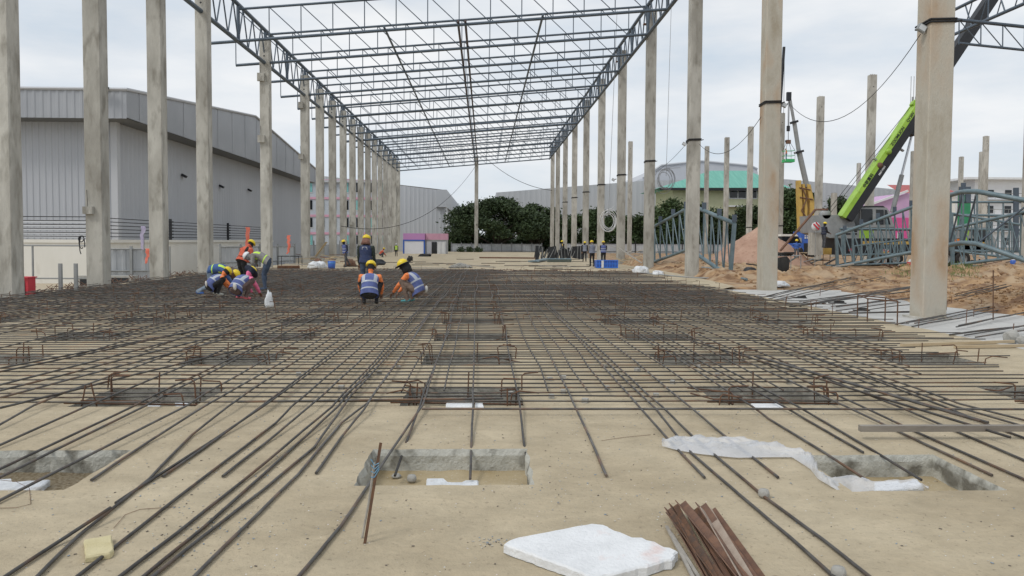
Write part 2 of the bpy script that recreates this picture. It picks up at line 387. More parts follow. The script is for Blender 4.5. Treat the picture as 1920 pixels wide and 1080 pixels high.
for i, y_ in enumerate(right_y):
    column(XR, y_, HR, ('thick stained concrete column standing on the pale screed, nearest of all', 'tan-stained concrete column beside the soil, second from the front in the right row')[i] if i < 2 else 'tall concrete column with black strap, %s from the front in the right row' % ORD[i],
           'right row of concrete columns', mat_=CONCT if i < 2 else None, strap=5.9 if i < 9 else None, base=i < 1, z0=-.15)
column(atY(893, 460, 104.8).x, 104.8, 12.95, 'single concrete column at the far end, standing in the middle of the bay', 'far end columns')
far_cols = [(18.1, 96, 14.0), (28.6, 56.8, 14.0), (28.6, 65.4, 14.0), (28.6, 74, 14.0), (28.6, 82.8, 14.0), (28.6, 91.4, 14), (28.6, 100, 14), (28.9, 40.4, 14), (58, 119, 14), (57.5, 103, 14), (66.7, 109, 14), (57, 88, 14), (66.7, 103, 14), (38, 84, 7.0)]
far_lab = ['thin far column between the right-hand row and the pile of soil', 'tall bare column behind the green crane boom, nearest of its line', 'bare column between the yellow crane and the lime green boom', 'bare column half hidden behind the tan-stained column',
           'bare column in front of the right end of the green roof', 'bare column in front of the middle of the green roof', 'bare column in front of the left end of the green roof', 'column cut by the right edge of the photo', 'short-looking far column left of the crane boom', 'far column beside the grey boom cylinder',
           'far column just right of the thick stained column', 'darker far column in front of the white building', 'thin far column close behind the darker column by the white building', 'short stub column between the yellow crane and green boom']
far_px = [1180, 1628, 1533, 1461, 1404, 1360, 1323, 1927, 1607, 1708, 1798, 1843, 1836, 1562]
for (x_, y_, h), lb, px_ in zip(far_cols, far_lab, far_px): column(atY(px_, 450, y_).x, y_, h, lb, 'bare columns of the neighbouring bays', strap=3.1 if y_ < 90 else None)

# ------------------------------------------------------------------ roof trusses
def zb(x_): return 10.9 + .089 * (x_ - XL)      # underside chord height
DEP = 1.5
panels = [XL - 1.55 + 1.5 * k for k in range(16)]
panels = [p for p in panels if p < XR + .1]
vm_ = MB(); vm_.tube([(0, 0, 0), (0, 0, DEP)], .026, 5); dm_ = MB(); dm_.tube([(0, 0, DEP), (1.5, 0, .1335)], .024, 5)
proto_v = vm_.build('vertical', STEEL); proto_d = dm_.build('diagonal', STEEL); pv, pd_ = proto_v.data, proto_d.data
bpy.data.objects.remove(proto_v); bpy.data.objects.remove(proto_d)
for k in range(16):
    y_ = 37.3 + 4.5 * k; xe = XR - .35
    t = thing('roof_truss', (XL, y_, 10.9), 'blue-grey steel cross truss spanning the bay, %s from the front of the roof' % ORD[k], 'roof truss', 'steel cross trusses of the roof')
    x0 = panels[0]
    c = MB(); c.tube([(x0, y_, zb(x0)), (xe, y_, zb(xe))], .075 if k != 8 else .11, 8); c.build('bottom_chord', STEEL, t)
    c = MB(); c.tube([(x0 + 1.5, y_, zb(x0 + 1.5) + DEP), (xe, y_, zb(xe) + DEP)], .06, 8); c.build('top_chord', STEEL, t)
    for i, px_ in enumerate(panels):
        o = bpy.data.objects.new('vertical', pv); C.objects.link(o); o.parent = t; o.location = (px_ - XL, 0, zb(px_) - 10.9)
        if 0 < i < len(panels) - 1:
            o = bpy.data.objects.new('diagonal', pd_); C.objects.link(o); o.parent = t; o.location = (px_ - XL, 0, zb(px_) - 10.9)
def eave(x_, side):
    t = thing('eave_truss', (x_, 33, zb(x_)), 'long blue-grey steel truss running along the tops of the %s row of columns' % side, 'roof truss', 'eave trusses')
    z0 = zb(x_) - .02; z1 = z0 + (1.75 if side == 'left' else 1.6)
    c = MB(); c.tube([(x_, 30, z0), (x_, 105, z0)], .1, 8); c.build('bottom_chord', STEEL, t)
    c = MB(); c.tube([(x_, 30, z1), (x_, 105, z1)], .1, 8); c.build('top_chord', STEEL, t)
    y_ = 32.8; pm = MB(); pm.tube([(0, 0, 0), (0, 0, z1 - z0)], .085, 6); po = pm.build('post', STEEL); pmesh = po.data; bpy.data.objects.remove(po)
    w1 = MB(); w1.tube([(0, 0, 0), (0, .75, z1 - z0)], .035, 5); wo = w1.build('web', STEEL); wm = wo.data; bpy.data.objects.remove(wo)
    w2 = MB(); w2.tube([(0, 0, z1 - z0), (0, .75, 0)], .035, 5); wo = w2.build('web', STEEL); wm2 = wo.data; bpy.data.objects.remove(wo)
    while y_ < 103:
        o = bpy.data.objects.new('post', pmesh); C.objects.link(o); o.parent = t; o.location = (0, y_ - 33, z0 - zb(x_))
        for q in range(6):
            o = bpy.data.objects.new('web', wm if q % 2 == 0 else wm2); C.objects.link(o); o.parent = t; o.location = (0, y_ - 33 + .75 * q, z0 - zb(x_))
        y_ += 4.5
    for y_ in (left_truss if side == 'left' else right_y[3:]):
        p = MB(); h = HL if side == 'left' else HR; p.box((x_, y_, (h + z0) / 2), (.3, .3, max(.05, z0 - h + .02))); p.build('bearing', RUSTD, t)
eave(XL, 'left'); eave(XR - .3, 'right')
for x_, lb, m_, r_ in ((-4.8, 'left', STEEL, .06), (-1.3, 'middle pair left', STEELR, .06), (-.95, 'middle pair right', STEELR, .06), (2.75, 'right', STEEL, .06)):
    c = MB(); c.tube([(x_, 37, zb(x_) + .1), (x_, 104.8, zb(x_) + .1)], r_, 6)
    wrap('roof_tie', c, m_, {'left': 'dark steel tie running lengthwise under the roof, left of the middle', 'middle pair left': 'reddish tie, left one of the close pair along the middle of the roof', 'middle pair right': 'reddish tie, right one of the close pair along the middle of the roof', 'right': 'dark steel tie running lengthwise under the roof, right of the middle'}[lb], 'steel tie', 'lengthwise roof ties')
# ------------------------------------------------------------------ rebar mat on the slab
mat_t = thing('rebar_mat', (-2, 20, 0), 'wide mat of crossing reinforcing bars laid over the slab and its pits', 'rebar mat')
def wav(a, b, step, amp, zamp, seed):
    a = Vector(a); b = Vector(b); n = max(1, int((b - a).length / step)); out_ = []
    d = (b - a).normalized(); s_ = Vector((-d.y, d.x, 0))
    for i in range(n + 1):
        p = a.lerp(b, i / n); out_.append(p + s_ * amp * fbm(i * step * .25, seed, 1, 3) + Vector((0, 0, zamp * fbm(i * step * .6, seed, 7, 3))))
    return out_
rng = random.Random(3)
y_ = 6.95; i = 0
while y_ < 37.6:
    x0 = -11.75 + rng.uniform(-.25, .25); x1 = (5.9 + rng.uniform(-.3, .4)) if y_ < 11 else (7.2 + rng.uniform(-.5, .5)) if y_ > 24 else (7.3 + rng.uniform(-.7, .45))
    if rng.random() < .2: x1 += rng.uniform(.2, .9)
    if y_ > 26 and i % 3 == 0: x1 = rng.uniform(-.5, 3)
    mb = MB(); mb.tube(wav((x0, y_ + rng.uniform(-.03, .03), .04), (x1, y_ + rng.uniform(-.04, .04), .04), .9 if y_ < 16 else 2.5, .03, .012, i * 1.7), .0078, 5 if y_ < 14 else 4)
    mb.build('crossbar', REBAR, mat_t); y_ += .22 + rng.uniform(-.03, .03); i += 1
mb = MB(); mb.tube(wav((-.53, 6.54, .062), (6.9, 6.5, .05), .8, .02, .006, 99), .0105, 6); mb.build('crossbar', REBAR, mat_t)
mb = MB(); mb.tube(wav((-2.2, 6.9, .05), (.18, 6.98, .06), .8, .02, .006, 91), .0105, 6); mb.build('crossbar', REBAR, mat_t)
NEAR = [  # near end and way points on the slab, read off the floor plan of the photograph; each bar then runs back through the mat
 [(-60, 830), (63, 760)], [(-40, 852), (160, 763)], [(-20, 889), (247, 763)], [(-15, 902), (270, 762)], [(-20, 948), (347, 762)], [(172, 900), (275, 830), (383, 762)],
 [(-30, 1108), (100, 1022), (207, 952)], [(50, 1100), (150, 1003), (280, 897), (360, 815), (427, 762)], [(305, 893), (410, 820), (490, 762)],
 [(217, 943), (310, 882), (403, 823), (495, 761)], [(120, 1100), (330, 935), (517, 793), (547, 762)], [(417, 893), (500, 828), (580, 762)],
 [(200, 1100), (330, 1000), (457, 900), (623, 762)], [(245, 1100), (380, 990), (483, 900), (560, 830), (633, 762)], [(265, 1100), (400, 990), (500, 913), (590, 838), (655, 745)],
 [(345, 1100), (430, 1015), (500, 947), (560, 888), (640, 793), (690, 755)], [(592, 887), (640, 820), (683, 767)], [(545, 1100), (600, 1035), (640, 985), (723, 860), (793, 760)],
 [(740, 892), (765, 820), (787, 762)], [(882, 898), (884, 830), (887, 760)], [(993, 893), (982, 830), (975, 760)], [(1137, 892), (1110, 830), (1077, 760)],
 [(1320, 895), (1253, 824), (1200, 765)], [(1585, 1100), (1480, 1006), (1387, 929), (1297, 850), (1228, 765)], [(1655, 1100), (1540, 1010), (1432, 930), (1301, 820), (1241, 762)],
 [(1459, 895), (1365, 822), (1292, 762)], [(1626, 900), (1540, 845), (1440, 784), (1410, 762)], [(1618, 848), (1507, 784), (1466, 760)], [(1727, 900), (1630, 840), (1534, 784), (1496, 762)],
 [(1860, 891), (1680, 807), (1586, 762)], [(1980, 925), (1714, 808), (1616, 762)], [(1980, 888), (1792, 808), (1684, 762)], [(1980, 843), (1850, 795), (1770, 762)], [(1990, 820), (1912, 797), (1792, 762)], [(2000, 812), (1930, 790), (1800, 757)]]
used_x = []
for bi, pts in enumerate(NEAR):
    P = []
    for q, (px_, py_) in enumerate(pts):
        z = .014 if q < len(pts) - 1 else .06
        p = at(px_, py_, z)
        if -.80 < p.x < .31 and 4.67 < p.y < 5.49 and bi in (18, 19, 20): z = -.10 if bi != 20 else -.12; p = at(px_, py_, z)
        if bi in (26, 28) and q == 0: p = at(px_, py_, -.05)
        P.append(p)
    runs_back = P[-1].y > 6.3
    if runs_back:
        used_x.append(P[-1].x); e_ = P[-1]; yb = rng.uniform(20, 37)
        if e_.x < -2.5: tgt = e_.x - .5 + rng.uniform(-.6, .6)
        else: tgt = e_.x + rng.uniform(-.35, .35)
        n = 9
        P.append(Vector((e_.x + (tgt - e_.x) * .05 , e_.y + .6, .062)))
        for q in range(1, n + 1):
            t_ = q / n; P.append(Vector((e_.x + (tgt - e_.x) * t_ + .05 * fbm(q * .5, bi), e_.y + .6 + (yb - e_.y) * t_, .062 + .008 * fbm(q * .9, bi, 4))))
    # small bends so that the bars are not ruler straight
    Q = []
    for q in range(len(P) - 1):
        m_ = 5 if P[q].y < 8 else 2
        for u in range(m_): 
            p = P[q].lerp(P[q + 1], u / m_); p.x += .006 * fbm(p.y * 1.3, bi * 2.2); Q.append(p)
    Q.append(P[-1])
    mb = MB(); mb.tube(Q, .0094, 7); mb.build('long_bar', REBAR, mat_t)
x_ = -11.5
while x_ < 5.7:
    near = x_ > -4.6 and any(abs(x_ - u) < .13 for u in used_x)
    if not near:
        ys_ = 7.25 + (rng.uniform(0, .12) if x_ > -2 else rng.uniform(0, 2.5))
        if x_ < -4.2: ys_ = 9 + rng.uniform(0, 5) + max(0, -x_ - 6) * .6
        if x_ > 3.6: ys_ = 7.2 + max(0, x_ - 4.4) * 2.2 + rng.uniform(0, .5)
        x2 = x_ + rng.uniform(-.4, .4) - (.6 if x_ < -3 else 0)
        mb = MB(); mb.tube(wav((x_, ys_, .061), (x2, rng.uniform(30, 37.5), .061), 1.4, .10, .014, x_ * 3), .0085, 5); mb.build('long_bar', REBAR, mat_t)
    x_ += .20 + rng.uniform(-.05, .05)
# bundles of laps and skewed bars lying over the left part
for (a_, b_) in (((0, 690), (415, 610)), ((0, 697), (430, 607)), ((0, 722), (470, 600)), ((0, 733), (560, 592)), ((0, 745), (600, 590)), ((0, 765), (640, 610)), ((640, 745), (680, 712)), ((1300, 640), (1900, 820)), ((1420, 668), (1850, 792)), ((1415, 668), (1835, 790))):
    p, q = at(*a_, .08), at(*b_, .08); mb = MB(); mb.tube(wav(p, q, .8, .05, .006, a_[1] * .37), .0105, 6); mb.build('long_bar', REBAR, mat_t)
# second, denser layer further back: too many and too small to pick apart
up = MB(); y_ = 14.8
while y_ < 37.4:
    x1 = 6.6 + rng.uniform(-.6, .5) if y_ < 24 else rng.uniform(0, .7)
    up.tube(wav((-11.7 + rng.uniform(0, .3), y_, .135), (x1, y_ + rng.uniform(-.05, .05), .135), 3, .04, .02, y_), .009, 3, cap=False); y_ += (.42 if (y_ * .37) % 1 < .6 else .9) + rng.uniform(-.1, .1)
x_ = -11.5
while x_ < 6.7:
    up.tube(wav((x_, 15.5 + rng.uniform(-1.2, 1.5), .15), (x_ + rng.uniform(-.3, .3), 37 if x_ < .3 else 24, .15), 2.2, .12, .02, x_ * 5), .009, 3, cap=False); x_ += .38 + rng.uniform(-.12, .12)
for q in range(330):   # short chairs and stubs standing through the far mat
    x_ = rng.uniform(-11.5, 7.2); y_ = rng.uniform(13, 37.5)
    h = rng.uniform(.08, .26); up.tube([(x_, y_, .05), (x_ + rng.uniform(-.03, .03), y_, .05 + h), (x_ + rng.uniform(-.25, .25), y_, .05 + h + .01)], .008, 3, cap=False, mi=1)
tag(up.build('upper_bars', [REBAR, RUST], mat_t), kind='stuff')

# ------------------------------------------------------------------ bent starter bars at the pits
shapes = []
for sh in ([(0, 0, -.12), (0, 0, .17), (.03, 0, .2), (.2, .01, .205)], [(0, 0, -.1), (.01, 0, .10), (.03, 0, .13), (.22, .02, .12)], [(0, 0, -.12), (.01, .01, .2)], [(0, 0, -.1), (.02, 0, .08), (.1, 0, .12), (.3, .03, .10)], [(-.2, 0, .02), (0, 0, .03), (.25, .02, .05)]):
    m_ = MB(); m_.tube([(p[0] * .9, p[1], p[2] * .82) for p in sh], .0075, 5); o = m_.build('starter_bar', RUST); shapes.append(o.data); bpy.data.objects.remove(o)
colw = {-4: 'fourth left of centre', -3: 'third left of centre', -2: 'second left of centre', -1: 'first left of centre', 0: 'central', 1: 'first right of centre', 2: 'second right of centre'}
for (k, j), (x0, x1, y0, y1) in PITS.items():
    if j == 0: continue
    t = thing('starter_bar_set', ((x0 + x1) / 2, (y0 + y1) / 2, 0), 'rusty bent starter bars at the %s pit, %s pit row back' % (colw[k], ORD[j]), 'starter bars', 'starter bars at the pile pits')
    for side in (-1, 1):
        for q in range(5 if j < 5 else 3):
            o = bpy.data.objects.new('starter_bar', shapes[rng.choice([0, 0, 1, 2, 3, 4])]); C.objects.link(o); o.parent = t
            o.location = (side * rng.uniform(.36, .6), rng.uniform(-.5, .42), 0); o.rotation_euler = (rng.uniform(-.12, .12), rng.uniform(-.15, .15), rng.choice([0, math.pi]) + rng.uniform(-.5, .5))
    o = bpy.data.objects.new('starter_bar', shapes[2]); C.objects.link(o); o.parent = t; o.location = (rng.uniform(-.2, .2), .4, 0)
    if j == 1:
        for q in range(2):
            b_ = MB(); b_.tube([(x0 - .1 + .1 * q, y0 + .12 + .1 * q, .01), (x1 + .1, y0 + .1 + .12 * q, -.01)], .009, 5); b_.build('starter_bar', RUST, t)

FOAM = M('white_foam', (.70, .71, .72), (.80, .81, .82), 7, .7, 0, .6, (1, 1, 1), .35, .65, 6, (.72, .45, .38), 5, .63, .75, .45, 40)
FOAMW = M('grubby_white_foam', (.60, .62, .64), (.76, .78, .80), 9, .7, 0, .8, (1, 1, 1), .35, .65, 6, (.45, .40, .33), 6, .58, .7, .6, 40)
def slabpiece(pxs, z0, z1, jag=.006, step=.03):
    P = [at(a, b, z1) for a, b in pxs]; Q = []
    for i in range(len(P)):
        a, b = P[i], P[(i + 1) % len(P)]; n = max(1, int((b - a).length / step))
        for u in range(n):
            p = a.lerp(b, u / n); p.x += jag * fbm(p.x * 25, p.y * 25, 1); p.y += jag * fbm(p.x * 25, p.y * 25, 5); Q.append(p)
    mb = MB(); k = len(Q); cx = sum((p for p in Q), Vector()) / k
    rings_ = [(0, z0), (0, z1 - .008), (.008, z1)]
    vs = []
    for ins, z in rings_:
        for p in Q:
            d = (cx - p); d.z = 0; d.normalize(); jz = .004 * fbm(p.x * 18, p.y * 18, z * 30)
            vs.append((p.x + d.x * (ins + jz), p.y + d.y * (ins + jz), z))
    fs = [(r_ * k + i, r_ * k + (i + 1) % k, (r_ + 1) * k + (i + 1) % k, (r_ + 1) * k + i) for r_ in range(2) for i in range(k)]
    tri = tessellate_polygon([[Vector(v) for v in vs[2 * k:]]]); fs += [tuple(2 * k + i for i in t) for t in tri]
    return mb.add(vs, fs)
wrap('foam_board', slabpiece([(943, 1019), (960, 1010), (997, 1002), (1073, 987), (1110, 981), (1130, 983), (1187, 1007), (1207, 1008), (1270, 1033), (1262, 1048), (1245, 1050), (1213, 1062), (1190, 1066), (1150, 1076), (1107, 1082), (1060, 1060)], .004, .05, .012), FOAM, 'broken white foam board lying flat on the slab in front', 'foam board')
wrap('foam_piece', slabpiece([(800, 897), (830, 896), (838, 903), (868, 904), (875, 900), (897, 900), (897, 918), (870, 918), (866, 911), (832, 911), (826, 919), (799, 918)], -.155, -.12, .005), FOAMW, 'crumpled white foam piece shaped like a bone in the central front pit', 'foam piece')
wrap('foam_piece', slabpiece([(-40, 901), (5, 898), (20, 897), (24, 903), (94, 899), (66, 921), (-50, 921)], -.155, -.11, .006), FOAMW, 'white foam slab piece in the front pit cut by the left edge', 'foam piece')
wrap('foam_piece', slabpiece([(1640, 903), (1684, 901), (1688, 906), (1720, 898), (1732, 912), (1700, 918), (1640, 920)], -.155, -.115, .006), FOAMW, 'jagged white foam piece in the right front pit beside the plastic film', 'foam piece')
for (a, b), lb in (((276, 764), 'white foam strip on the edge of the pit left of centre, nearest bar-covered row'), ((328, 762), 'small white foam scrap right of the foam strip in the left pit')):
    wrap('foam_scrap', slabpiece([(a, b - 8), (a + 26, b - 8), (a + 24, b), (a + 2, b)], -.1, -.04, .004), FOAMW, lb, 'foam scrap')
wrap('foam_strip', slabpiece([(836, 755), (888, 755), (888, 762), (836, 762)], -.01, .02, .002), FOAM, 'clean white foam strip across the central pit, left of its short neighbour', 'foam strip')
wrap('foam_strip', slabpiece([(891, 755), (905, 755), (907, 762), (891, 762)], -.01, .02, .002), FOAM, 'short white foam block beside the clean strip at the central pit', 'foam strip')
wrap('foam_strip', slabpiece([(1408, 756), (1462, 756), (1470, 764), (1415, 764)], -.02, .015, .003), FOAM, 'white foam strip at the pit right of centre, nearest bar-covered row', 'foam strip')
YF = M('yellow_foam', (.52, .45, .25), (.60, .53, .32), 8, .8, 0, .4)
wrap('foam_block', slabpiece([(157, 1011), (209, 1002), (213, 1030), (206, 1036), (160, 1044)], .002, .03, .004), YF, 'pale yellow foam block on the slab at lower left', 'foam block')
wrap('foam_block', slabpiece([(199, 1040), (212, 1032), (213, 1038), (207, 1043)], .002, .012, .003), YF, 'small yellow crumb beside the pale yellow foam block', 'foam crumb')
# plastic film
FILM = M('plastic_film', (.66, .68, .71), (.78, .79, .82), 6, .35, 0, .5, (1, 1, 1), .3, .7, 6, alpha=.6)
top = [(1241, 831), (1266, 818), (1350, 822), (1387, 819), (1444, 837), (1500, 842), (1522, 854), (1534, 884), (1556, 897), (1597, 891), (1635, 904), (1687, 901), (1717, 900), (1740, 917)]
bot = [(1241, 837), (1271, 845), (1312, 852), (1380, 859), (1447, 858), (1485, 858), (1519, 880), (1534, 899), (1575, 923), (1597, 925), (1635, 921), (1665, 921), (1702, 917), (1742, 919)]
fm = MB(); NU, NV = 120, 16; vs = []
for u in range(NU + 1):
    t_ = u / NU * (len(top) - 1); i_ = min(int(t_), len(top) - 2); f_ = t_ - i_
    zb_ = .012 if t_ < 7.6 else .012 - .085 * min(1, (t_ - 7.6) / 1.4)
    a = at(top[i_][0] + (top[i_ + 1][0] - top[i_][0]) * f_, top[i_][1] + (top[i_ + 1][1] - top[i_][1]) * f_, zb_ + .03)
    b = at(bot[i_][0] + (bot[i_ + 1][0] - bot[i_][0]) * f_, bot[i_][1] + (bot[i_ + 1][1] - bot[i_][1]) * f_, zb_)
    for v in range(NV + 1):
        p = a.lerp(b, v / NV); rd = abs(fbm(p.x * 5 + 3, p.y * 14, 2, 4)); rd2 = abs(fbm(p.x * 2.2, p.y * 9, 8, 2))
        wk = 1 if t_ < 8 else .55; p.z += .003 + wk * .075 * rd * math.sin(math.pi * v / NV) ** .5 + wk * .045 * rd2 * math.sin(math.pi * v / NV); vs.append(p)
fm.add(vs, [(u * (NV + 1) + v, (u + 1) * (NV + 1) + v, (u + 1) * (NV + 1) + v + 1, u * (NV + 1) + v + 1) for u in range(NU) for v in range(NV)], 0, True)
wrap('plastic_film', fm, FILM, 'crumpled sheet of clear plastic film trailing into the right front pit', 'plastic film')
# angle irons
LATHC = M('pale_rust', (.30, .23, .18), (.38, .31, .25), 12, .8, 0, .3)
IRON = [((1252, 957), (1330, 1092), RUSTD, 'rusty angle iron, leftmost of the brown bundle'), ((1262, 951), (1336, 1092), RUST, 'orange-rusty angle iron, second from the left in the bundle'), ((1275, 947), (1392, 1092), RUSTD, 'dark rusty angle iron, third from the left in the bundle'),
        ((1288, 962), (1384, 1096), RUST, 'rusty angle iron lying low in the middle of the bundle'), ((1301, 957), (1402, 1100), RUST, 'bright orange angle iron right of the bundle middle'), ((1313, 951), (1412, 1098), RUSTD, 'dark angle iron, second from the right in the bundle'), ((1334, 957), (1428, 1090), RUSTD, 'wide brown angle iron, rightmost of the bundle'),
        ((1256, 968), (1352, 1096), RUST, 'thin orange-rusty angle iron crossing the left of the bundle'), ((1322, 960), (1404, 1100), LATHC, 'pale grey-brown strip lying between the two rightmost angle irons'), ((1296, 975), (1370, 1100), RUSTD, 'thin brown angle iron in the gap of the bundle')]
for q, (a, b, m_, lb) in enumerate(IRON):
    z = .012 + .018 * (q % 3); A = at(*a, z + .02); B = at(*b, z); mb = MB(); d = (B - A).normalized(); sd = Vector((-d.y, d.x, 0)); upv = sd.cross(d) * -1
    if upv.z < 0: upv = -upv
    s1 = (sd * .8 + upv * .6).normalized(); s2 = (-sd * .7 + upv * .7).normalized(); w_ = .027 + .006 * (q % 3)
    for s_, k in ((s1, 0), (s2, 1)):
        n_ = d.cross(s_).normalized() * .0025; vs = [A - n_, A + s_ * w_ - n_, B + s_ * w_ - n_, B - n_, A + n_, A + s_ * w_ + n_, B + s_ * w_ + n_, B + n_]
        mb.add(vs, [(0, 1, 2, 3), (7, 6, 5, 4), (0, 4, 5, 1), (1, 5, 6, 2), (2, 6, 7, 3), (3, 7, 4, 0)])
    wrap('angle_iron', mb, m_, lb, 'angle iron', 'bundle of rusty angle irons')
LATH = M('grey_lath', (.30, .28, .25), (.42, .39, .34), 12, .8, 0, .3, (1, 1, 1))
for a, b, lb in (((1250, 987), (1306, 1095), 'grey weathered lath left of the angle irons'), ((1258, 1000), (1318, 1095), 'second grey lath tucked against the angle irons')):
    mb = MB(); mb.beam(at(*a, .02), at(*b, .012), .016, .01); wrap('lath', mb, LATH, lb, 'lath', 'grey laths')
# leaning stake
P0 = at(684, 1019, 0); P1 = atY(714, 830, P0.y + .06); mb = MB(); mb.beam(P0, P1, .014, .008)
st = thing('stake', P0, 'rusty stake with blue tie leaning at the left corner of the central pit', 'stake'); mb.build('bar', RUST, st)
mb = MB(); q0 = at(679, 1009, 0); q1 = atY(702, 868, q0.y + .03); mb.tube([q0, q0.lerp(q1, .5) + Vector((.004, 0, 0)), q1], .006, 5); mb.build('rod', LATH, st)
BLUETIE = M('blue_tie', (.12, .28, .45), (.2, .38, .5), 20, .6)
mb = MB(); c_ = P0.lerp(P1, .78)
for q in range(4): mb.tube([c_ + Vector((-.03, -.01, .03 - .03 * q)), c_ + Vector((-.012, -.012, .0 - .02 * q)), c_ + Vector((.01, -.008, .01 - .01 * q))], .003, 4)
mb.build('tie', BLUETIE, st)
# rectangular tube / plank at right
mb = MB(); a = at(1612, 803, .09); b = Vector((a.x + 2.6, a.y - .02, a.z)); mb.beam(a, b, .05, .045)
PL = M('weathered_tube', (.20, .175, .15), (.30, .27, .23), 10, .6, .2, .2, (.2, 1, 1)); wrap('steel_tube', mb, PL, 'long square grey-brown tube laid across the bars at right', 'steel tube')
CST = M('spacer_concrete', (.33, .32, .29), (.42, .41, .38), 12, .9, 0, .5)
for (px_, py_, z, lb) in ((1432, 932, 0.004, 'grey concrete spacer threaded on a bar at right'), (1572, 1082, .004, 'concrete spacer at the lower end of a bar, cut by the bottom edge'), (772, 903, -.155, 'round concrete spacer lying in the central pit'), (743, 895, -.155, 'flat grey stone beside the spacer in the central pit')):
    p = at(px_, py_, z); mb = MB(); mb.lathe((p.x, p.y, p.z), [(0, 0), (.026, 0), (.033, .012), (.033, .03), (.026, .045), (0, .047)] if 'flat' not in lb else [(0, 0), (.03, 0), (.036, .012), (.02, .025), (0, .027)], 12); wrap('concrete_spacer', mb, CST, lb, 'concrete spacer', 'round concrete spacers')
sb = MB(); sb.box((0, 0, .02), (.05, .05, .04)); sb0 = tag(sb.build('spacer_block', CST), 'small square grey concrete spacer block under the rebar mat', 'spacer block', 'spacer blocks under the mat'); first_sb = True
spots = [(1031, 714), (1057, 711), (1034, 747), (1056, 738), (1138, 731), (1097, 755), (1195, 697), (1261, 720), (1135, 690), (711, 702), (690, 708), (1345, 706), (747, 692), (1625, 738), (1230, 745), (958, 742), (560, 705), (1480, 720), (1310, 690), (640, 730)]
for a, b in spots:
    p = at(a, b, .0); o = sb0 if first_sb else sb0.copy()
    if not first_sb: C.objects.link(o)
    first_sb = False; o.location = p; o.rotation_euler = (0, 0, rng.uniform(-.6, .6)); s_ = rng.uniform(.8, 1.15); o.scale = (s_, s_, 1)
# chips and crumbs, uncountable
cb = MB()
for q in range(1500):
    r_ = rng.random() * 3
    if r_ < .35: p = at(rng.gauss(395, 70), rng.gauss(985, 30), 0)
    elif r_ < .5: p = at(rng.gauss(1050, 60), rng.gauss(905, 30), 0); p.z = 0
    elif r_ < .6: p = at(rng.gauss(925, 25), rng.gauss(1018, 6), 0)
    else: p = Vector((rng.uniform(-3, 3.6), rng.uniform(3.4, 6.8), 0))
    for (x0, x1, y0, y1) in (PITS[(0, 0)], PITS[(1, 0)], PITS[(-1, 0)]):
        if x0 - .03 < p.x < x1 + .03 and y0 - .03 < p.y < y1 + .03: p.z = -.155
    s_ = rng.uniform(.002, .007); cb.box(p + Vector((0, 0, s_ * .3 + .001)), (s_ * rng.uniform(.7, 2.4), s_, s_ * .5), Matrix.Rotation(rng.uniform(0, 3), 3, 'Z'), rng.choice([0, 0, 1, 2]))
tag(cb.build('chips', [M('pale_chip', (.5, .47, .4)), M('dark_chip', (.14, .12, .1)), M('blue_chip', (.25, .3, .35))]), 'pale and dark crumbs of concrete scattered on the slab', None, None, 'stuff')
for pts, lb in (([(213, 990), (235, 965), (262, 955), (330, 950)], 'thin bent tie wire on the slab near the yellow foam'), ([(-20, 898), (30, 903), (55, 915), (58, 945), (30, 952), (-20, 953)], 'loop of thin wire on the slab by the left front pit'), ([(1128, 826), (1170, 820), (1220, 815)], 'thin wire on the slab just left of the plastic film')):
    mb = MB(); P = [at(a, b, .005) for a, b in pts]; mb.tube(P, .0015, 4); wrap('tie_wire', mb, RUSTD, lb, 'wire', 'loose tie wires')

# ------------------------------------------------------------------ bar frames and loose bars near the right-hand screed
def bar_frame(p4, h, name, label, cat, m_=RUST, r_=.014, braces=(1.0, .25)):
    t = thing(name, p4[0], label, cat, 'bar frames')
    for p in p4: mb = MB(); mb.tube([p, p + Vector((0, 0, h))], r_, 5); mb.build('leg', m_, t)
    for f_ in braces:
        for i in range(4): mb = MB(); mb.tube([p4[i] + Vector((0, 0, h * f_)), p4[(i + 1) % 4] + Vector((0, 0, h * f_))], r_, 5); mb.build('rail', m_, t)
    return t
f1 = at(1626, 606, -.03); f2 = at(1682, 613, -.03)
bar_frame([f1, f2, f2 + Vector((.25, .9, 0)), f1 + Vector((.25, .9, 0))], .47, 'bar_frame', 'knee-high rusty bar frame standing on the screed left of the thick column', 'bar frame', RUST, .013, (1.0,))
k = 0
for (a, b, z0, z1) in (((1440, 556), (1640, 511), .1, .15), ((1440, 560), (1650, 512), .1, .15), ((1455, 565), (1660, 520), .08, .15), ((1500, 566), (1716, 536), .12, .3), ((1515, 570), (1716, 539), .12, .3), ((1480, 575), (1716, 545), .1, .2), ((1790, 556), (1872, 537), .1, .45), ((1790, 562), (1880, 540), .1, .45), ((1790, 552), (1868, 534), .1, .45),
                      ((1710, 612), (1925, 572), .03, .03), ((1715, 606), (1925, 566), .03, .03), ((1790, 612), (1930, 585), .03, .03), ((1560, 575), (1700, 560), .05, .05), ((1590, 584), (1715, 570), .05, .05), ((1830, 632), (1940, 618), .02, .02), ((1780, 628), (1940, 608), .02, .02), ((1480, 590), (1720, 585), .01, .01)):
    p, q = at(*a, z0), at(*b, z1); 
    for u in range(2):
        o_ = Vector((rng.uniform(-.25, .25), rng.uniform(-.2, .2), rng.uniform(0, .03))) * (u > 0); mb = MB(); mb.tube(wav(p + o_, q + o_ * 1.5, .8, .07, .02, k * 2.1), .0125, 5); wrap('loose_rebar', mb, REBAR, 'loose reinforcing bar lying slantwise over the pale screed at right', 'rebar', 'loose bars on the screed'); k += 1
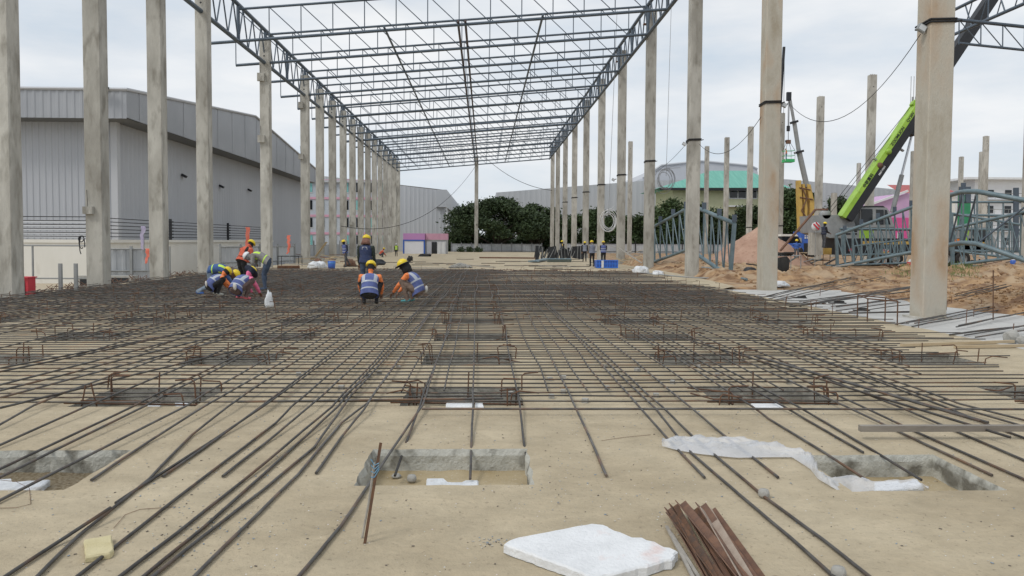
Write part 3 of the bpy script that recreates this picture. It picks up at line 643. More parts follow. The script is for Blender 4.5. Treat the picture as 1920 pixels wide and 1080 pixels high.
for (px_, py_, wd_) in ((1500, 559, 34), (1570, 569, 44), (1650, 551, 60), (1705, 559, 30), (1800, 573, 40), (1905, 588, 30), (1615, 583, 40)):
    p = at(px_, py_, -.03); l_ = wd_ * p.y / F * .7; mb = MB(); mb.box(p + Vector((0, 0, .008)), (l_, .14, .03), Matrix.Rotation(-.15, 3, 'Z')); mb.box(p + Vector((.1, .12, .03)), (l_ * .6, .08, .05), Matrix.Rotation(.1, 3, 'Z')); wrap('offcut_strip', mb, RUBBER, 'flat black strip lying in the pale screed at right', 'strip', 'black strips in the screed')
for q in range(26):
    p = at(rng.uniform(1500, 1900), rng.uniform(550, 640), -.03)
    if p.x < 7.6: continue
    mb = MB(); mb.tube([p, p + Vector((.01, 0, rng.uniform(.12, .3)))], .009, 4); wrap('dowel_bar', mb, RUSTD, 'short upright dowel bar standing in the pale screed at right', 'dowel', 'dowels in the screed')
mb = MB(); p = at(1678, 590, -.03) ; mb = MB(); mb.tube([at(1862, 600, -.03), at(1862, 600, -.03) + Vector((-.03, 0, 1.0))], .012, 5); wrap('rebar_stake', mb, RUST, 'tall thin rusty stake standing right of the thick column', 'stake')
for (px_, py_, s_, lb) in ((1896, 640, .11, 'jagged concrete lump on the slab near the right edge'), (1915, 644, .07, 'smaller concrete lump at the right edge')):
    p = at(px_, py_, 0); mb = MB(); bm = bmesh.new(); bmesh.ops.create_icosphere(bm, subdivisions=2, radius=s_)
    vs = [(p.x + v.co.x * (1 + .4 * fbm(*(v.co * 14))), p.y + v.co.y, p.z + s_ * .7 + v.co.z * (1 + .4 * fbm(*(v.co * 18)))) for v in bm.verts]; mb.add(vs, [tuple(v.index for v in f.verts) for f in bm.faces]); bm.free(); wrap('concrete_lump', mb, CST, lb, 'concrete lump')
for (a, b, lb) in (((1690, 647), (1900, 640), 'long pale timber batten on the slab at right, the lower one'), ((1790, 650), (1930, 648), 'pale timber batten at the right edge behind the bars')):
    mb = MB(); mb.beam(at(*a, .03), at(*b, .03), .05, .04); wrap('batten', mb, M('timber', (.42, .33, .21), (.52, .42, .28), 8, .8, 0, .2, (.2, 1, 1)), lb, 'batten')
# ------------------------------------------------------------------ warehouses and other buildings
CLAD = M('grey_cladding', (.42, .435, .465), (.48, .495, .525), .25, .55, .1, .1, (1, 1, .4), .3, .7)
CLADL = M('pale_cladding', (.40, .415, .44), (.46, .475, .50), .2, .5, .1, 0, (1, 1, .3), .3, .7)
FASC = M('fascia_cladding', (.32, .335, .36), (.38, .395, .42), .3, .5, .1)
def corr(mb, a, b, zlo, zhi, pitch=.35, dep=.06, side=1, mi=0, ridge=.4):
    """corrugated sheet wall from a to b (xy), heights as functions of t"""
    a = Vector((a[0], a[1], 0)); b = Vector((b[0], b[1], 0)); l = (b - a).length; n = max(1, int(l / pitch)); d = (b - a) / l; nr = Vector((d.y, -d.x, 0)) * side * dep
    prof = []
    for i in range(n):
        for f_, o in ((0, 0), (ridge * .35, 1), (ridge, 1), (ridge * 1.35, 0)): prof.append(((i + f_) / n, o))
    prof.append((1, 0)); vs = []
    for t_, o in prof:
        p = a + d * l * t_ + nr * o; vs.append((p.x, p.y, zlo(t_))); vs.append((p.x, p.y, zhi(t_)))
    return mb.add(vs, [(2 * i, 2 * i + 2, 2 * i + 3, 2 * i + 1) for i in range(len(prof) - 1)], mi)
# big warehouse at left
wh = thing('warehouse', (-22, 60, -.45), 'large grey corrugated warehouse with a deep gabled canopy band behind the left columns', 'warehouse')
g0 = -.45
m_ = MB(); corr(m_, (-60, 42.4), (-20.4, 42.4), lambda t: g0, lambda t: 8.6, .34, .035); m_.build('front_wall', CLAD, wh)
m_ = MB(); corr(m_, (-20.4, 42.4), (-20.4, 86), lambda t: g0, lambda t: 8.7 + 2.3 * (1 - abs(2 * t - 1)), .55, .012); m_.build('side_wall', CLAD, wh)
m_ = MB(); m_.bb((-20.5, 42.25, g0), (-20.15, 42.6, 8.2)); m_.build('corner_flashing', M('pale_flashing', (.5, .51, .53)), wh)
m_ = MB(); corr(m_, (-60, 40.9), (-19.0, 40.9), lambda t: 7.75, lambda t: 9.2, .4, .03); m_.build('front_fascia', FASC, wh)
gab = lambda t: 9.25 + 2.2 * min(1, min(t, 1 - t) / .5)
m_ = MB(); m_.add([(-19, 40.9, 7.8), (-19, 63.4, 7.85), (-19, 86, 7.8), (-19, 86, 9.25), (-19, 63.4, 11.45), (-19, 40.9, 9.25)], [(0, 1, 4, 5), (1, 2, 3, 4)]); m_.build('side_fascia', FASC, wh)
for q in range(15):
    yy_ = 42.4 + 3.05 * q; t_ = (yy_ - 40.9) / 45.1; m_ = MB(); zt = gab(t_) - .02; m_.bb((-18.99, yy_ - .02, 7.85), (-18.975, yy_ + .02, zt)); m_.build('fascia_joint', CLADL, wh)
m_ = MB(); m_.tube([(-60, 40.85, 9.25), (-18.95, 40.85, 9.25), (-18.95, 63.4, 11.5), (-18.95, 86, 9.3)], .08, 5, smooth=False); m_.build('coping', M('pale_flashing', (.5, .51, .53)), wh)
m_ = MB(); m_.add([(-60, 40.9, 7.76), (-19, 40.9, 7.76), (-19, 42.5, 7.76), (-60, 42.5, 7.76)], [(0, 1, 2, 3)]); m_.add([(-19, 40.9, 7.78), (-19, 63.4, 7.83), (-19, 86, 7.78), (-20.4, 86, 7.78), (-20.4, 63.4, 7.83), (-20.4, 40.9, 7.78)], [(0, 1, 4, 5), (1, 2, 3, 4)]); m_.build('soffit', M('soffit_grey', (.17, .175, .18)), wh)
m_ = MB(); m_.add([(-60, 42, 9.15), (-19.2, 42, 9.15), (-19.2, 63.4, 11.4), (-60, 63.4, 11.4)], [(0, 1, 2, 3)]); m_.add([(-60, 85.5, 9.15), (-19.2, 85.5, 9.15), (-19.2, 63.4, 11.4), (-60, 63.4, 11.4)], [(0, 1, 2, 3)]); m_.build('roof', CLADL, wh)
def wall_lamp(p, nrm, lb, flip=1):
    t = thing('wall_lamp', p, lb, 'wall lamp', 'black lamps on the warehouse wall'); n_ = Vector(nrm); s_ = Vector((-n_.y, n_.x, 0))
    m_ = MB(); m_.tube([p, p + n_ * .35 + Vector((0, 0, .12)), p + n_ * .45 + s_ * .05], .03, 5); m_.build('arm', BLACK, t)
    m_ = MB(); m_.box(p + n_ * .5 + Vector((0, 0, -.02)), (.32, .32, .14), Matrix.Rotation(.5, 3, 'Y')); m_.build('head', BLACK, t)
for (a, b, lb) in ((331, 329, 'black wall lamp on the warehouse, first from the left'), (403, 349, 'black wall lamp between the fourth and fifth left columns'), (457, 356, 'black wall lamp beside the trussed left column')):
    d = ray(a, b); p = CAM + d * (-20.35 / d.x); wall_lamp(p, (1, 0, 0), lb)
t = thing('floodlight', (-19.9, 40.8, 9.4), 'long black floodlight on the roof edge of the left warehouse', 'floodlight')
m_ = MB(); m_.box((-19.9, 40.4, 9.4), (.7, .3, .12)); m_.box((-19.6, 40.5, 9.25), (.5, .3, .1)); m_.build('housing', BLACK, t); m_ = MB(); m_.tube([(-19.9, 40.9, 9.5), (-19.9, 40.45, 9.4)], .03, 5); m_.build('bracket', BLACK, t)
wh.location.x += .4
# cream boundary wall with wires
CREAM = M('cream_render', (.68, .66, .60), (.77, .75, .70), .8, .9, 0, .2, (1, 1, .5), .3, .7, 8, (.45, .42, .34), 2, .62, .8, .5)
bw = thing('boundary_wall', (-18, 34, g0), 'cream rendered boundary wall with black fence wires on top, left of the slab', 'boundary wall')
m_ = MB(); m_.bb((-60, 34, g0), (-17.2, 34.25, 1.32)); m_.bb((-60, 33.95, 1.32), (-17.1, 34.3, 1.46)); m_.build('front_section', CREAM, bw)
m_ = MB(); m_.bb((-17.45, 34.25, g0), (-17.2, 63, 1.32)); m_.bb((-17.5, 34.3, 1.32), (-17.1, 63, 1.46)); m_.build('side_section', CREAM, bw)
def fence_post(p, h, lb):
    m_ = MB(); m_.bb((p[0] - .06, p[1] - .06, 1.46), (p[0] + .06, p[1] + .06, 1.46 + h)); return m_.build('wire_post', BLACK, bw)
for yy_ in (34.2, 43, 52.5, 61): fence_post((-17.28, yy_), 1.15, '')
for xx_ in (-30, -40): fence_post((xx_, 34.1), 1.15, '')
for q in range(6):
    z = 1.6 + .17 * q; m_ = MB(); m_.tube([(-50, 34.1, z), (-17.28, 34.1, z), (-17.28, 61, z)], .018, 4, smooth=False); m_.build('fence_wire', WIRE, bw)
    for yy_ in (43, 52.5, 61):
        m_ = MB(); m_.lathe((-17.15, yy_, z), [(0, -.04), (.05, -.03), (.05, .03), (0, .04)], 6); m_.build('insulator', BLACK, bw)
m_ = MB()
for q in range(5): m_.bb((-36, 38 + .0, 1.55 + .18 * q), (-19, 38.2, 1.66 + .18 * q))
wrap('pipe_rack', m_, M('bright_pipe', (.62, .63, .65), rough=.4), 'rack of long pale horizontal pipes behind the cream wall at left', 'pipes')
# second warehouse behind left columns
w2 = thing('warehouse', (-17, 128, g0), 'pale grey warehouse with sloping roofline and side canopy behind the far left columns', 'warehouse')
m_ = MB(); X0, X1 = -30, -6.6; corr(m_, (X0, 125), (X1, 125), lambda t: g0, lambda t: 12.2 - 2.6 * t, .7, .03); m_.build('front_wall', CLADL, w2)
m_ = MB(); corr(m_, (X1, 125), (X1 + .3, 190), lambda t: g0, lambda t: 7.2, 1.3, .2); m_.build('side_wall', CLAD, w2)
m_ = MB(); m_.bb((X1 - 1.2, 124.2, 6.9), (X1 + .5, 125, 9.7)); m_.add([(X1 + .5, 124.2, 6.9), (X1 + .8, 190, 6.9), (X1 + .8, 190, 9.7), (X1 + .5, 124.2, 9.7)], [(0, 1, 2, 3)]); m_.build('canopy', CLADL, w2)
m_ = MB(); m_.add([(X0, 125, 12.2), (X1 + .3, 125, 9.7), (X1 + .8, 190, 9.7), (X0, 190, 12.2)], [(0, 1, 2, 3)]); m_.build('roof', CLADL, w2)
m_ = MB(); m_.bb((X1 + .35, 124.6, g0), (X1 + .6, 124.9, 6.9)); m_.build('downpipe', WHITE, w2)
# long warehouse at right
w3 = thing('warehouse', (40, 146, g0), 'very long low grey warehouse along the horizon behind the right columns', 'warehouse')
m_ = MB()
def wtop(t):
    px_ = 930 + (1700 - 930) * t
    pts = [(930, 361), (1215, 338), (1470, 336), (1700, 357)]
    for i in range(3):
        if px_ <= pts[i + 1][0] or i == 2:
            f_ = (px_ - pts[i][0]) / (pts[i + 1][0] - pts[i][0]); y_ = pts[i][1] + (pts[i + 1][1] - pts[i][1]) * f_; break
    return atY(px_, y_, 145).z
xa, xb = atY(930, 400, 145).x, atY(1700, 400, 145).x
corr(m_, (xa, 145), (xb, 145), lambda t: g0, wtop, 1.0, .04); m_.build('front_wall', CLADL, w3)
m_ = MB(); m_.add([(xa, 145, wtop(0)), ((xa + xb) / 2, 145, wtop(.37)), ((xa + xb) / 2, 210, wtop(.37)), (xa, 210, wtop(0))], [(0, 1, 2, 3)]); m_.add([(xb, 145, wtop(1)), ((xa + xb) / 2, 145, wtop(.63) - .1), ((xa + xb) / 2, 210, wtop(.6)), (xb, 210, wtop(1))], [(0, 1, 2, 3)]); m_.add([(xa, 145, g0), (xa, 210, g0), (xa, 210, wtop(0)), (xa, 145, wtop(0))], [(0, 1, 2, 3)]); m_.build('roof', CLADL, w3)
w4 = thing('warehouse', (42, 172, g0), 'higher grey warehouse gable rising behind the green roof', 'warehouse')
pl = [atY(*q, 170) for q in ((1205, 334), (1240, 311), (1315, 303), (1408, 312), (1420, 318), (1424, 345))]
m_ = MB(); m_.prism([Vector((pl[0].x, 170, g0))] + pl + [Vector((pl[-1].x, 170, g0))], (0, 50, 0)); m_.build('gable', CLAD, w4)
m_ = MB(); m_.tube([p + Vector((0, -.1, .1)) for p in pl[:5]], .25, 4, smooth=False); m_.build('coping', CLADL, w4)

# pink and blue flats behind the left columns
fl = thing('apartment_block', (-18, 104, g0), 'four-storey block with pink bands and turquoise windows glimpsed between the left columns', 'apartment block')
FW = M('flat_wall', (.42, .46, .52), (.48, .52, .57), 1, .8); PINK = M('pink_paint', (.56, .30, .40), (.62, .35, .45), 2, .8); TEAL = M('teal_glass', (.16, .42, .42), (.22, .5, .5), 3, .3)
m_ = MB(); m_.bb((-24, 104, g0), (-12.6, 112, 9.2)); m_.build('wall', FW, fl)
m_ = MB(); m_.bb((-24.3, 103.6, 9.2), (-12.3, 112.4, 9.5)); m_.build('roof', CLAD, fl)
for s_ in range(4):
    z = .3 + 2.35 * s_
    m_ = MB(); m_.bb((-24, 103.9, z + 1.95), (-12.6, 104, z + 2.25)); m_.build('pink_band', PINK, fl)
    for c_ in range(7):
        x_ = -23.6 + 1.6 * c_; wn = MB(); wn.bb((x_, 103.93, z + .55), (x_ + .55, 104, z + 1.8)); wn.build('window', TEAL if (c_ + s_) % 3 == 0 else GLASS, fl)
        wn = MB(); wn.bb((x_ - .06, 103.95, z + .47), (x_ + .61, 103.99, z + .55)); wn.build('sill', WHITE, fl)
# site cabins
def cabin(x0, x1, y0, y1, h, lb, blue, pk):
    t = thing('site_cabin', ((x0 + x1) / 2, y0, -.05), lb, 'site cabin', 'white site cabins')
    m_ = MB(); m_.bb((x0, y0, -.1), (x1, y1, h)); m_.build('body', M('cabin_white', (.66, .67, .72), (.72, .73, .77), 1, .6), t)
    m_ = MB(); m_.bb((x0 - .05, y0 - .05, h), (x1 + .05, y1, h + .72)); m_.build('fascia', PINK if pk else M('mauve_paint', (.50, .25, .50)), t)
    for x_ in (x0, x1): m_ = MB(); m_.bb((x_ - .08, y0 - .04, -.1), (x_ + .08, y0 + .04, h)); m_.build('corner_post', BLUEP if blue else CRGREY, t)
    m_ = MB(); m_.bb((x0, y0 - .05, h - .16), (x1, y0 + .02, h - .002)); m_.build('top_rail', BLUEP if blue else CRGREY, t)
    return t
BLUEP = M('blue_paint', (.03, .10, .42), (.05, .14, .5), 3, .5)
ca = cabin(-9.2, -6.85, 88, 90.5, 1.6, 'white site cabin with mauve fascia and blue frame, left one of the pair', True, False)
cb_ = cabin(-6.7, -4.3, 88.6, 91, 1.6, 'white site cabin with long pink fascia and open dark doorway, right one of the pair', False, True)
m_ = MB(); m_.bb((-6.05, 88.52, -.05), (-5.45, 88.59, 1.35)); m_.build('doorway', GLASS, cb_); m_ = MB(); m_.bb((-5.4, 88.5, -.05), (-5.0, 88.56, 1.35)); m_.build('door', WHITE, cb_); m_ = MB(); m_.bb((-4.95, 88.5, -.05), (-4.5, 88.56, 1.35)); m_.build('door', WHITE, cb_)
# green-roofed yellow building
gr = thing('building', (36, 118, g0), 'pale yellow building with a wide turquoise-green hip roof', 'building')
CY_ = M('yellow_render', (.56, .57, .36), (.62, .62, .42), 1.5, .85); GRF = M('green_roof', (.12, .36, .29), (.16, .42, .34), .6, .6, 0, 0, (6, .3, 1), .4, .6)
a = atY(1262, 352, 118); b = atY(1468, 352, 118)
m_ = MB(); m_.bb((a.x, 118, g0), (b.x, 130, a.z)); m_.build('wall', CY_, gr)
e0 = atY(1237, 352, 116.5); e1 = atY(1483, 352, 116.5); r0 = atY(1333, 320, 124); r1 = atY(1402, 320, 124)
m_ = MB(); A_, B_, C_, D_ = e0, e1, Vector((e1.x, 131.5, e1.z)), Vector((e0.x, 131.5, e0.z)); m_.add([A_, B_, C_, D_, r0, r1], [(0, 1, 5, 4), (1, 2, 5), (2, 3, 4, 5), (3, 0, 4)]); m_.build('roof', GRF, gr)
m_ = MB(); m_.bb((e0.x, 116.5, e0.z - .35), (e1.x, 116.65, e0.z)); m_.build('gutter', BLACK, gr)
for q, (pa, pb) in enumerate((((1367, 356), (1400, 373)), ((1402, 356), (1420, 373)), ((1300, 356), (1312, 372)), ((1422, 360), (1445, 372)))):
    A_ = atY(*pa, 117.9); B_ = atY(*pb, 117.9); m_ = MB(); m_.bb((A_.x, 117.9, B_.z), (B_.x, 118, A_.z)); f_ = m_.build('window', WHITE, gr)
    m_ = MB(); m_.bb((A_.x + .15, 117.86, B_.z + .15), ((A_.x + B_.x) / 2 - .08, 117.9, A_.z - .15)); m_.bb(((A_.x + B_.x) / 2 + .08, 117.86, B_.z + .15), (B_.x - .15, 117.9, A_.z - .15)); m_.build('pane', GLASS, f_)
A_ = atY(1363, 385, 116.9); m_ = MB(); m_.bb((A_.x, 116.9, A_.z - .2), (A_.x + 3.2, 118, A_.z)); m_.build('ledge', WHITE, gr)
# pink house
ph = thing('house', (62, 112, g0), 'bright pink gabled house behind the crane cab', 'house')
P_ = [atY(*q, 112) for q in ((1636, 384), (1700, 362), (1725, 362), (1725, 372), (1745, 384))]
m_ = MB(); m_.prism([Vector((P_[0].x, 112, g0))] + P_ + [Vector((P_[-1].x, 112, g0))], (0, 12, 0)); m_.build('wall', M('mauve_wall', (.52, .33, .52), (.56, .37, .55), 1, .85), ph)
m_ = MB(); m_.beam(P_[0] + Vector((-.8, -.3, -.1)), P_[1] + Vector((0, -.3, .3)), .3, .3); m_.build('verge', WHITE, ph)
A_ = atY(1672, 408, 111.7); B_ = atY(1705, 428, 111.7); m_ = MB(); m_.bb((A_.x, 111.7, B_.z - 3.5), (B_.x, 112, A_.z)); m_.build('porch_wall', M('hot_pink', (.60, .08, .26), (.64, .10, .3), 1, .8), ph)
A_ = atY(1683, 436, 111.6); m_ = MB(); m_.bb((A_.x, 111.6, A_.z - 1.1), (A_.x + .9, 111.7, A_.z)); w_ = m_.build('window', WHITE, ph); m_ = MB(); m_.bb((A_.x + .12, 111.55, A_.z - 1.0), (A_.x + .78, 111.6, A_.z - .1)); m_.build('pane', GLASS, w_)
rb_ = thing('house', (66, 125, g0), 'house with a red tiled roof behind the pink gable', 'house')
A_ = atY(1692, 363, 125); B_ = atY(1722, 347, 130); m_ = MB(); m_.bb((A_.x, 125, g0), (A_.x + 9, 133, A_.z - .1)); m_.build('wall', CREAM, rb_); m_ = MB(); m_.add([(A_.x - .5, 124.5, A_.z), (A_.x + 9.5, 124.5, A_.z), (A_.x + 9, 130, B_.z), (A_.x, 130, B_.z)], [(0, 1, 2, 3)]); m_.build('roof', M('red_roof', (.38, .10, .10), (.44, .14, .13), 3, .8), rb_)
# white building at right
wb = thing('building', (92, 128, g0), 'white three-storey building with balconies at the right edge', 'building')
A_ = atY(1828, 337, 128); m_ = MB(); m_.bb((A_.x, 128, g0), (A_.x + 40, 142, A_.z)); m_.build('wall', M('white_render', (.70, .71, .73), (.76, .77, .79), 1, .85), wb)
m_ = MB(); m_.bb((A_.x - 2.2, 126.8, A_.z), (A_.x + 41, 143, A_.z + .35)); m_.build('roof', WHITE, wb)
for s_ in range(4):
    z = A_.z - 3.3 - 2.7 * s_
    m_ = MB(); m_.bb((A_.x - .5, 127.2, z - .15), (A_.x + 40, 128, z)); m_.build('balcony_slab', CLADL, wb)
    m_ = MB(); m_.tube([(A_.x - .5, 127.25, z + 1.0), (A_.x + 40, 127.25, z + 1.0)], .05, 4)
    for q in range(34): m_.tube([(A_.x - .5 + 1.2 * q, 127.25, z), (A_.x - .5 + 1.2 * q, 127.25, z + 1.0)], .03, 3)
    tag(m_.build('railing', CRGREY, wb), kind='stuff')
    for q in range(6): wn = MB(); wn.bb((A_.x + 2.2 + 3.1 * q, 127.9, z + .4), (A_.x + 3.3 + 3.1 * q, 128, z + 1.6)); wn.build('window', GLASS, wb)
# sign mast beside: green banner block seen right of the thick column
m_ = MB(); A_ = atY(1800, 365, 100); m_.bb((A_.x, 100, g0), (A_.x + 1.5, 100.4, A_.z)); wrap('banner', m_, M('green_banner', (.03, .22, .10), (.04, .26, .13), 2, .7), 'tall dark green banner right behind the thick stained column', 'banner')
# telecom tower
tt = thing('telecom_tower', (72, 128, g0), 'slim lattice telecom tower with antennas beside the thick column', 'telecom tower')
tb = atY(1719, 400, 128); ttop = atY(1719, 160, 128).z; cx_, cy_ = tb.x, 128
for sx, sy in ((-1, -1), (1, -1), (0, 1)):
    m_ = MB(); m_.tube([(cx_ + sx * 1.0, cy_ + sy, g0), (cx_ + sx * .45, cy_ + sy * .4, ttop)], .09, 4); m_.build('leg', CRGREY, tt)
m_ = MB(); n_ = 26
for q in range(n_):
    z0 = g0 + (ttop - g0) * q / n_; z1 = g0 + (ttop - g0) * (q + 1) / n_; w0 = 1 - .55 * q / n_; s_ = 1 if q % 2 else -1
    m_.tube([(cx_ - s_ * w0, cy_ - w0, z0), (cx_ + s_ * w0, cy_ - w0, z1)], .05, 3); m_.tube([(cx_ - w0, cy_ - w0, z1), (cx_ + w0, cy_ - w0, z1)], .05, 3)
m_.build('lattice', CRGREY, tt)
for q in range(9):
    a_ = q * .7; z = ttop - rng.uniform(0, 7); x_ = cx_ + math.cos(a_) * 1.3; m_ = MB(); m_.bb((x_ - .14, cy_ - .1, z - 1), (x_ + .14, cy_ + .1, z + 1.2)); m_.build('antenna', CRGREY, tt)
for dx in (-1.6, -1.1, 1.2): m_ = MB(); m_.tube([(cx_ + dx, cy_, ttop - 5), (cx_ + dx, cy_, ttop + 1.5)], .05, 3); m_.build('whip', CRGREY, tt)

# ------------------------------------------------------------------ site fences
FP = M('fence_sheet', (.42, .44, .46), (.50, .52, .54), 1.2, .6, .1)
def sheet_fence(a, b, z0, h, n, name, lb, post_m=BLACK, ph=.35, rails=True, m_=None):
    t = thing(name, (a[0], a[1], z0), lb, 'fence', 'site fences'); a = Vector((a[0], a[1], z0)); b = Vector((b[0], b[1], z0)); d = (b - a)
    for i in range(n):
        p, q = a + d * (i / n), a + d * ((i + .97) / n); mb = MB(); corr(mb, p, q, lambda t: z0, lambda t: z0 + h * .96, .30, .03); mb.build('sheet', m_ or FP, t)
    for i in range(n + 1):
        p = a + d * (i / n); mb = MB(); mb.bb((p.x - .05, p.y - .12, z0), (p.x + .05, p.y - .04, z0 + h + ph)); mb.build('post', post_m, t)
    if rails:
        for f_ in (.35, .95): mb = MB(); mb.tube([a + Vector((0, -.08, h * f_)), b + Vector((0, -.08, h * f_))], .03, 4); mb.build('rail', post_m, t)
    return t
sheet_fence((-4.6, 107), (8, 107), g0, 1.62, 9, 'site_fence', 'pale sheet fence closing the far end of the slab below the dark tree', GWIRE, .1)
sheet_fence((9.8, 103.7), (44, 103.7), g0, 1.75, 16, 'site_fence', 'pale sheet fence running behind the pile of soil and right columns', BLACK, .3)
sheet_fence((-16.0, 32.0), (-13.3, 33.0), -.35, 1.5, 2, 'site_fence', 'grey corrugated sheet fence right of the second left column', CRGREY, .05)
sheet_fence((-14.9, 44), (-12.2, 50), -.35, 1.5, 4, 'site_fence', 'grey sheet fence behind the bent-over workers', CRGREY, .1)
sheet_fence((-14.0, 60), (-13, 100), -.35, 1.5, 12, 'site_fence', 'grey sheet fence running away behind the far left columns', CRGREY, .3)
rl = thing('railing', (-15.5, 24.6, -.4), 'thin grey pipe railing in front of the cream wall at far left', 'railing')
for x_ in (-16.2, -14.15, -12.3): mb = MB(); mb.tube([(x_, 24.6, -.4), (x_, 24.6, 1.28)], .035, 6); mb.build('post', CRGREY, rl)
for z in (1.28, .25): mb = MB(); mb.tube([(-16.5, 24.6, z), (-12.2, 24.6, z)], .025, 5); mb.build('rail', CRGREY, rl)
for (px_, lb) in ((113, 'short grey post by the left edge of the mat, left one'), (142, 'short grey post by the left edge of the mat, right one')):
    A_ = atY(px_, 494, 21.6); mb = MB(); mb.bb((A_.x - .04, 21.56, -.4), (A_.x + .04, 21.64, A_.z)); wrap('short_post', mb, CRGREY, lb, 'post')
A_ = atY(49, 519, 21.0); t = thing('red_box', (A_.x, 21, -.4), 'red metal box on the ground beside the nearest left column', 'box')
RED = M('red_paint', (.55, .03, .05), (.6, .05, .07), 3, .5); mb = MB(); mb.bb((A_.x - .17, 20.85, -.4), (A_.x + .13, 21.2, A_.z - .03)); mb.build('body', RED, t); mb = MB(); mb.bb((A_.x - .2, 20.8, A_.z - .03), (A_.x + .15, 21.25, A_.z)); mb.build('lid', RED, t); mb = MB(); mb.bb((A_.x - .12, 20.83, -.3), (A_.x + .05, 20.85, A_.z - .1)); mb.build('opening', BLACK, t)
for q, (x_, lb) in enumerate(((-15.9, 'concrete drain section against the cream wall, left one'), (-14.75, 'concrete drain section against the cream wall, right one'))):
    mb = MB(); mb.bb((x_, 30.5, -.4), (x_ + 1.0, 31.0, .05)); mb.bb((x_ + .15, 30.48, -.3), (x_ + .85, 30.5, -.02), 1); wrap('drain_block', mb, [CST, BLACK], lb, 'drain block')
mb = MB(); mb.bb((-12.7, 29, -.44), (-12.3, 34, -.3)); mb.bb((-14, 27.6, -.44), (-12.2, 27.8, -.22)); wrap('kerb_form', mb, BLACK, 'dark trench edging behind the mat at left', 'formwork')

# flags
FL = M('orange_flag', (.75, .16, .10), (.8, .25, .18), 8, .8); FLP = M('mauve_flag', (.38, .34, .5), (.5, .46, .6), 8, .8)
for (px_, py0, py1, Y, m_, lb) in ((464, 426, 470, 30, FL, 'orange pennant flag behind the worker in the orange shirt'), (542, 441, 476, 36, FL, 'orange pennant flag between the fifth and sixth left columns'), (268, 424, 468, 30, FLP, 'ragged mauve flag above the corrugated fence'), (277, 466, 494, 31, FL, 'pale red ribbon tied on the corrugated fence')):
    A_ = atY(px_, py0, Y); B_ = atY(px_, py1 + 20, Y); t = thing('flag', (A_.x, Y, B_.z), lb, 'flag', 'pennant flags'); mb = MB(); mb.tube([(A_.x + .03, Y, max(-.4, B_.z)), (A_.x + .03, Y, A_.z)], .015, 4); mb.build('pole', CRGREY, t)
    mb = MB(); h = A_.z - atY(px_, py1, Y).z; vs = []
    for i in range(9):
        for j_ in range(3): vs.append((A_.x + .03 + (-.11 + .085 * j_ * (1 - .5 * i / 8)) + .10 * fbm(i * .45, px_), Y - .02 + .05 * fbm(i * .5, j_, px_), A_.z - h * i / 8))
    mb.add(vs, [(i * 3 + j_, i * 3 + j_ + 1, i * 3 + j_ + 4, i * 3 + j_ + 3) for i in range(8) for j_ in range(2)], 0, True); mb.build('cloth', m_, t)

# ------------------------------------------------------------------ trees
LEAF = M('dark_leaves', (.016, .032, .012), (.06, .095, .03), .9, .7, 0, 0, (1, 1, 1), .3, .7); LEAFL = M('mid_leaves', (.028, .052, .016), (.065, .105, .03), 1.4, .7, 0, 0, (1, 1, 1), .3, .7); BARK = M('bark', (.06, .05, .04), (.10, .08, .06), 4, .9, 0, .4)
nr = np.random.default_rng(5)
def leafcloud(name, clumps, n, size, m_, parent, flat=.6):
    w_ = np.array([c[3] * c[4] * c[3] for c in clumps]); w_ = w_ / w_.sum(); idx = nr.choice(len(clumps), n, p=w_); cl = np.array(clumps)[idx]
    d = nr.normal(size=(n, 3)); d /= np.linalg.norm(d, axis=1)[:, None]; rr = nr.random(n) ** .45 * np.where(nr.random(n) < .16, nr.uniform(1, 1.55, n), 1)
    P = cl[:, :3] + d * rr[:, None] * np.stack([cl[:, 3], cl[:, 3], cl[:, 4]], 1)
    u = nr.normal(size=(n, 3)); u[:, 2] *= flat; u /= np.linalg.norm(u, axis=1)[:, None]; v = np.cross(u, nr.normal(size=(n, 3))); v /= np.linalg.norm(v, axis=1)[:, None]
    s_ = size * nr.uniform(.6, 1.4, n)[:, None]; V = np.stack([P - u * s_, P + v * s_ * .5, P + u * s_, P - v * s_ * .5], 1).reshape(-1, 3) - np.array(parent.location)
    me = bpy.data.meshes.new(name); me.vertices.add(4 * n); me.vertices.foreach_set('co', V.ravel()); me.loops.add(4 * n); me.loops.foreach_set('vertex_index', np.arange(4 * n)); me.polygons.add(n); me.polygons.foreach_set('loop_start', np.arange(n) * 4); me.polygons.foreach_set('loop_total', np.full(n, 4)); me.update(); me.validate(); me.materials.append(m_)
    o = bpy.data.objects.new(name, me); C.objects.link(o); o.parent = parent; return o
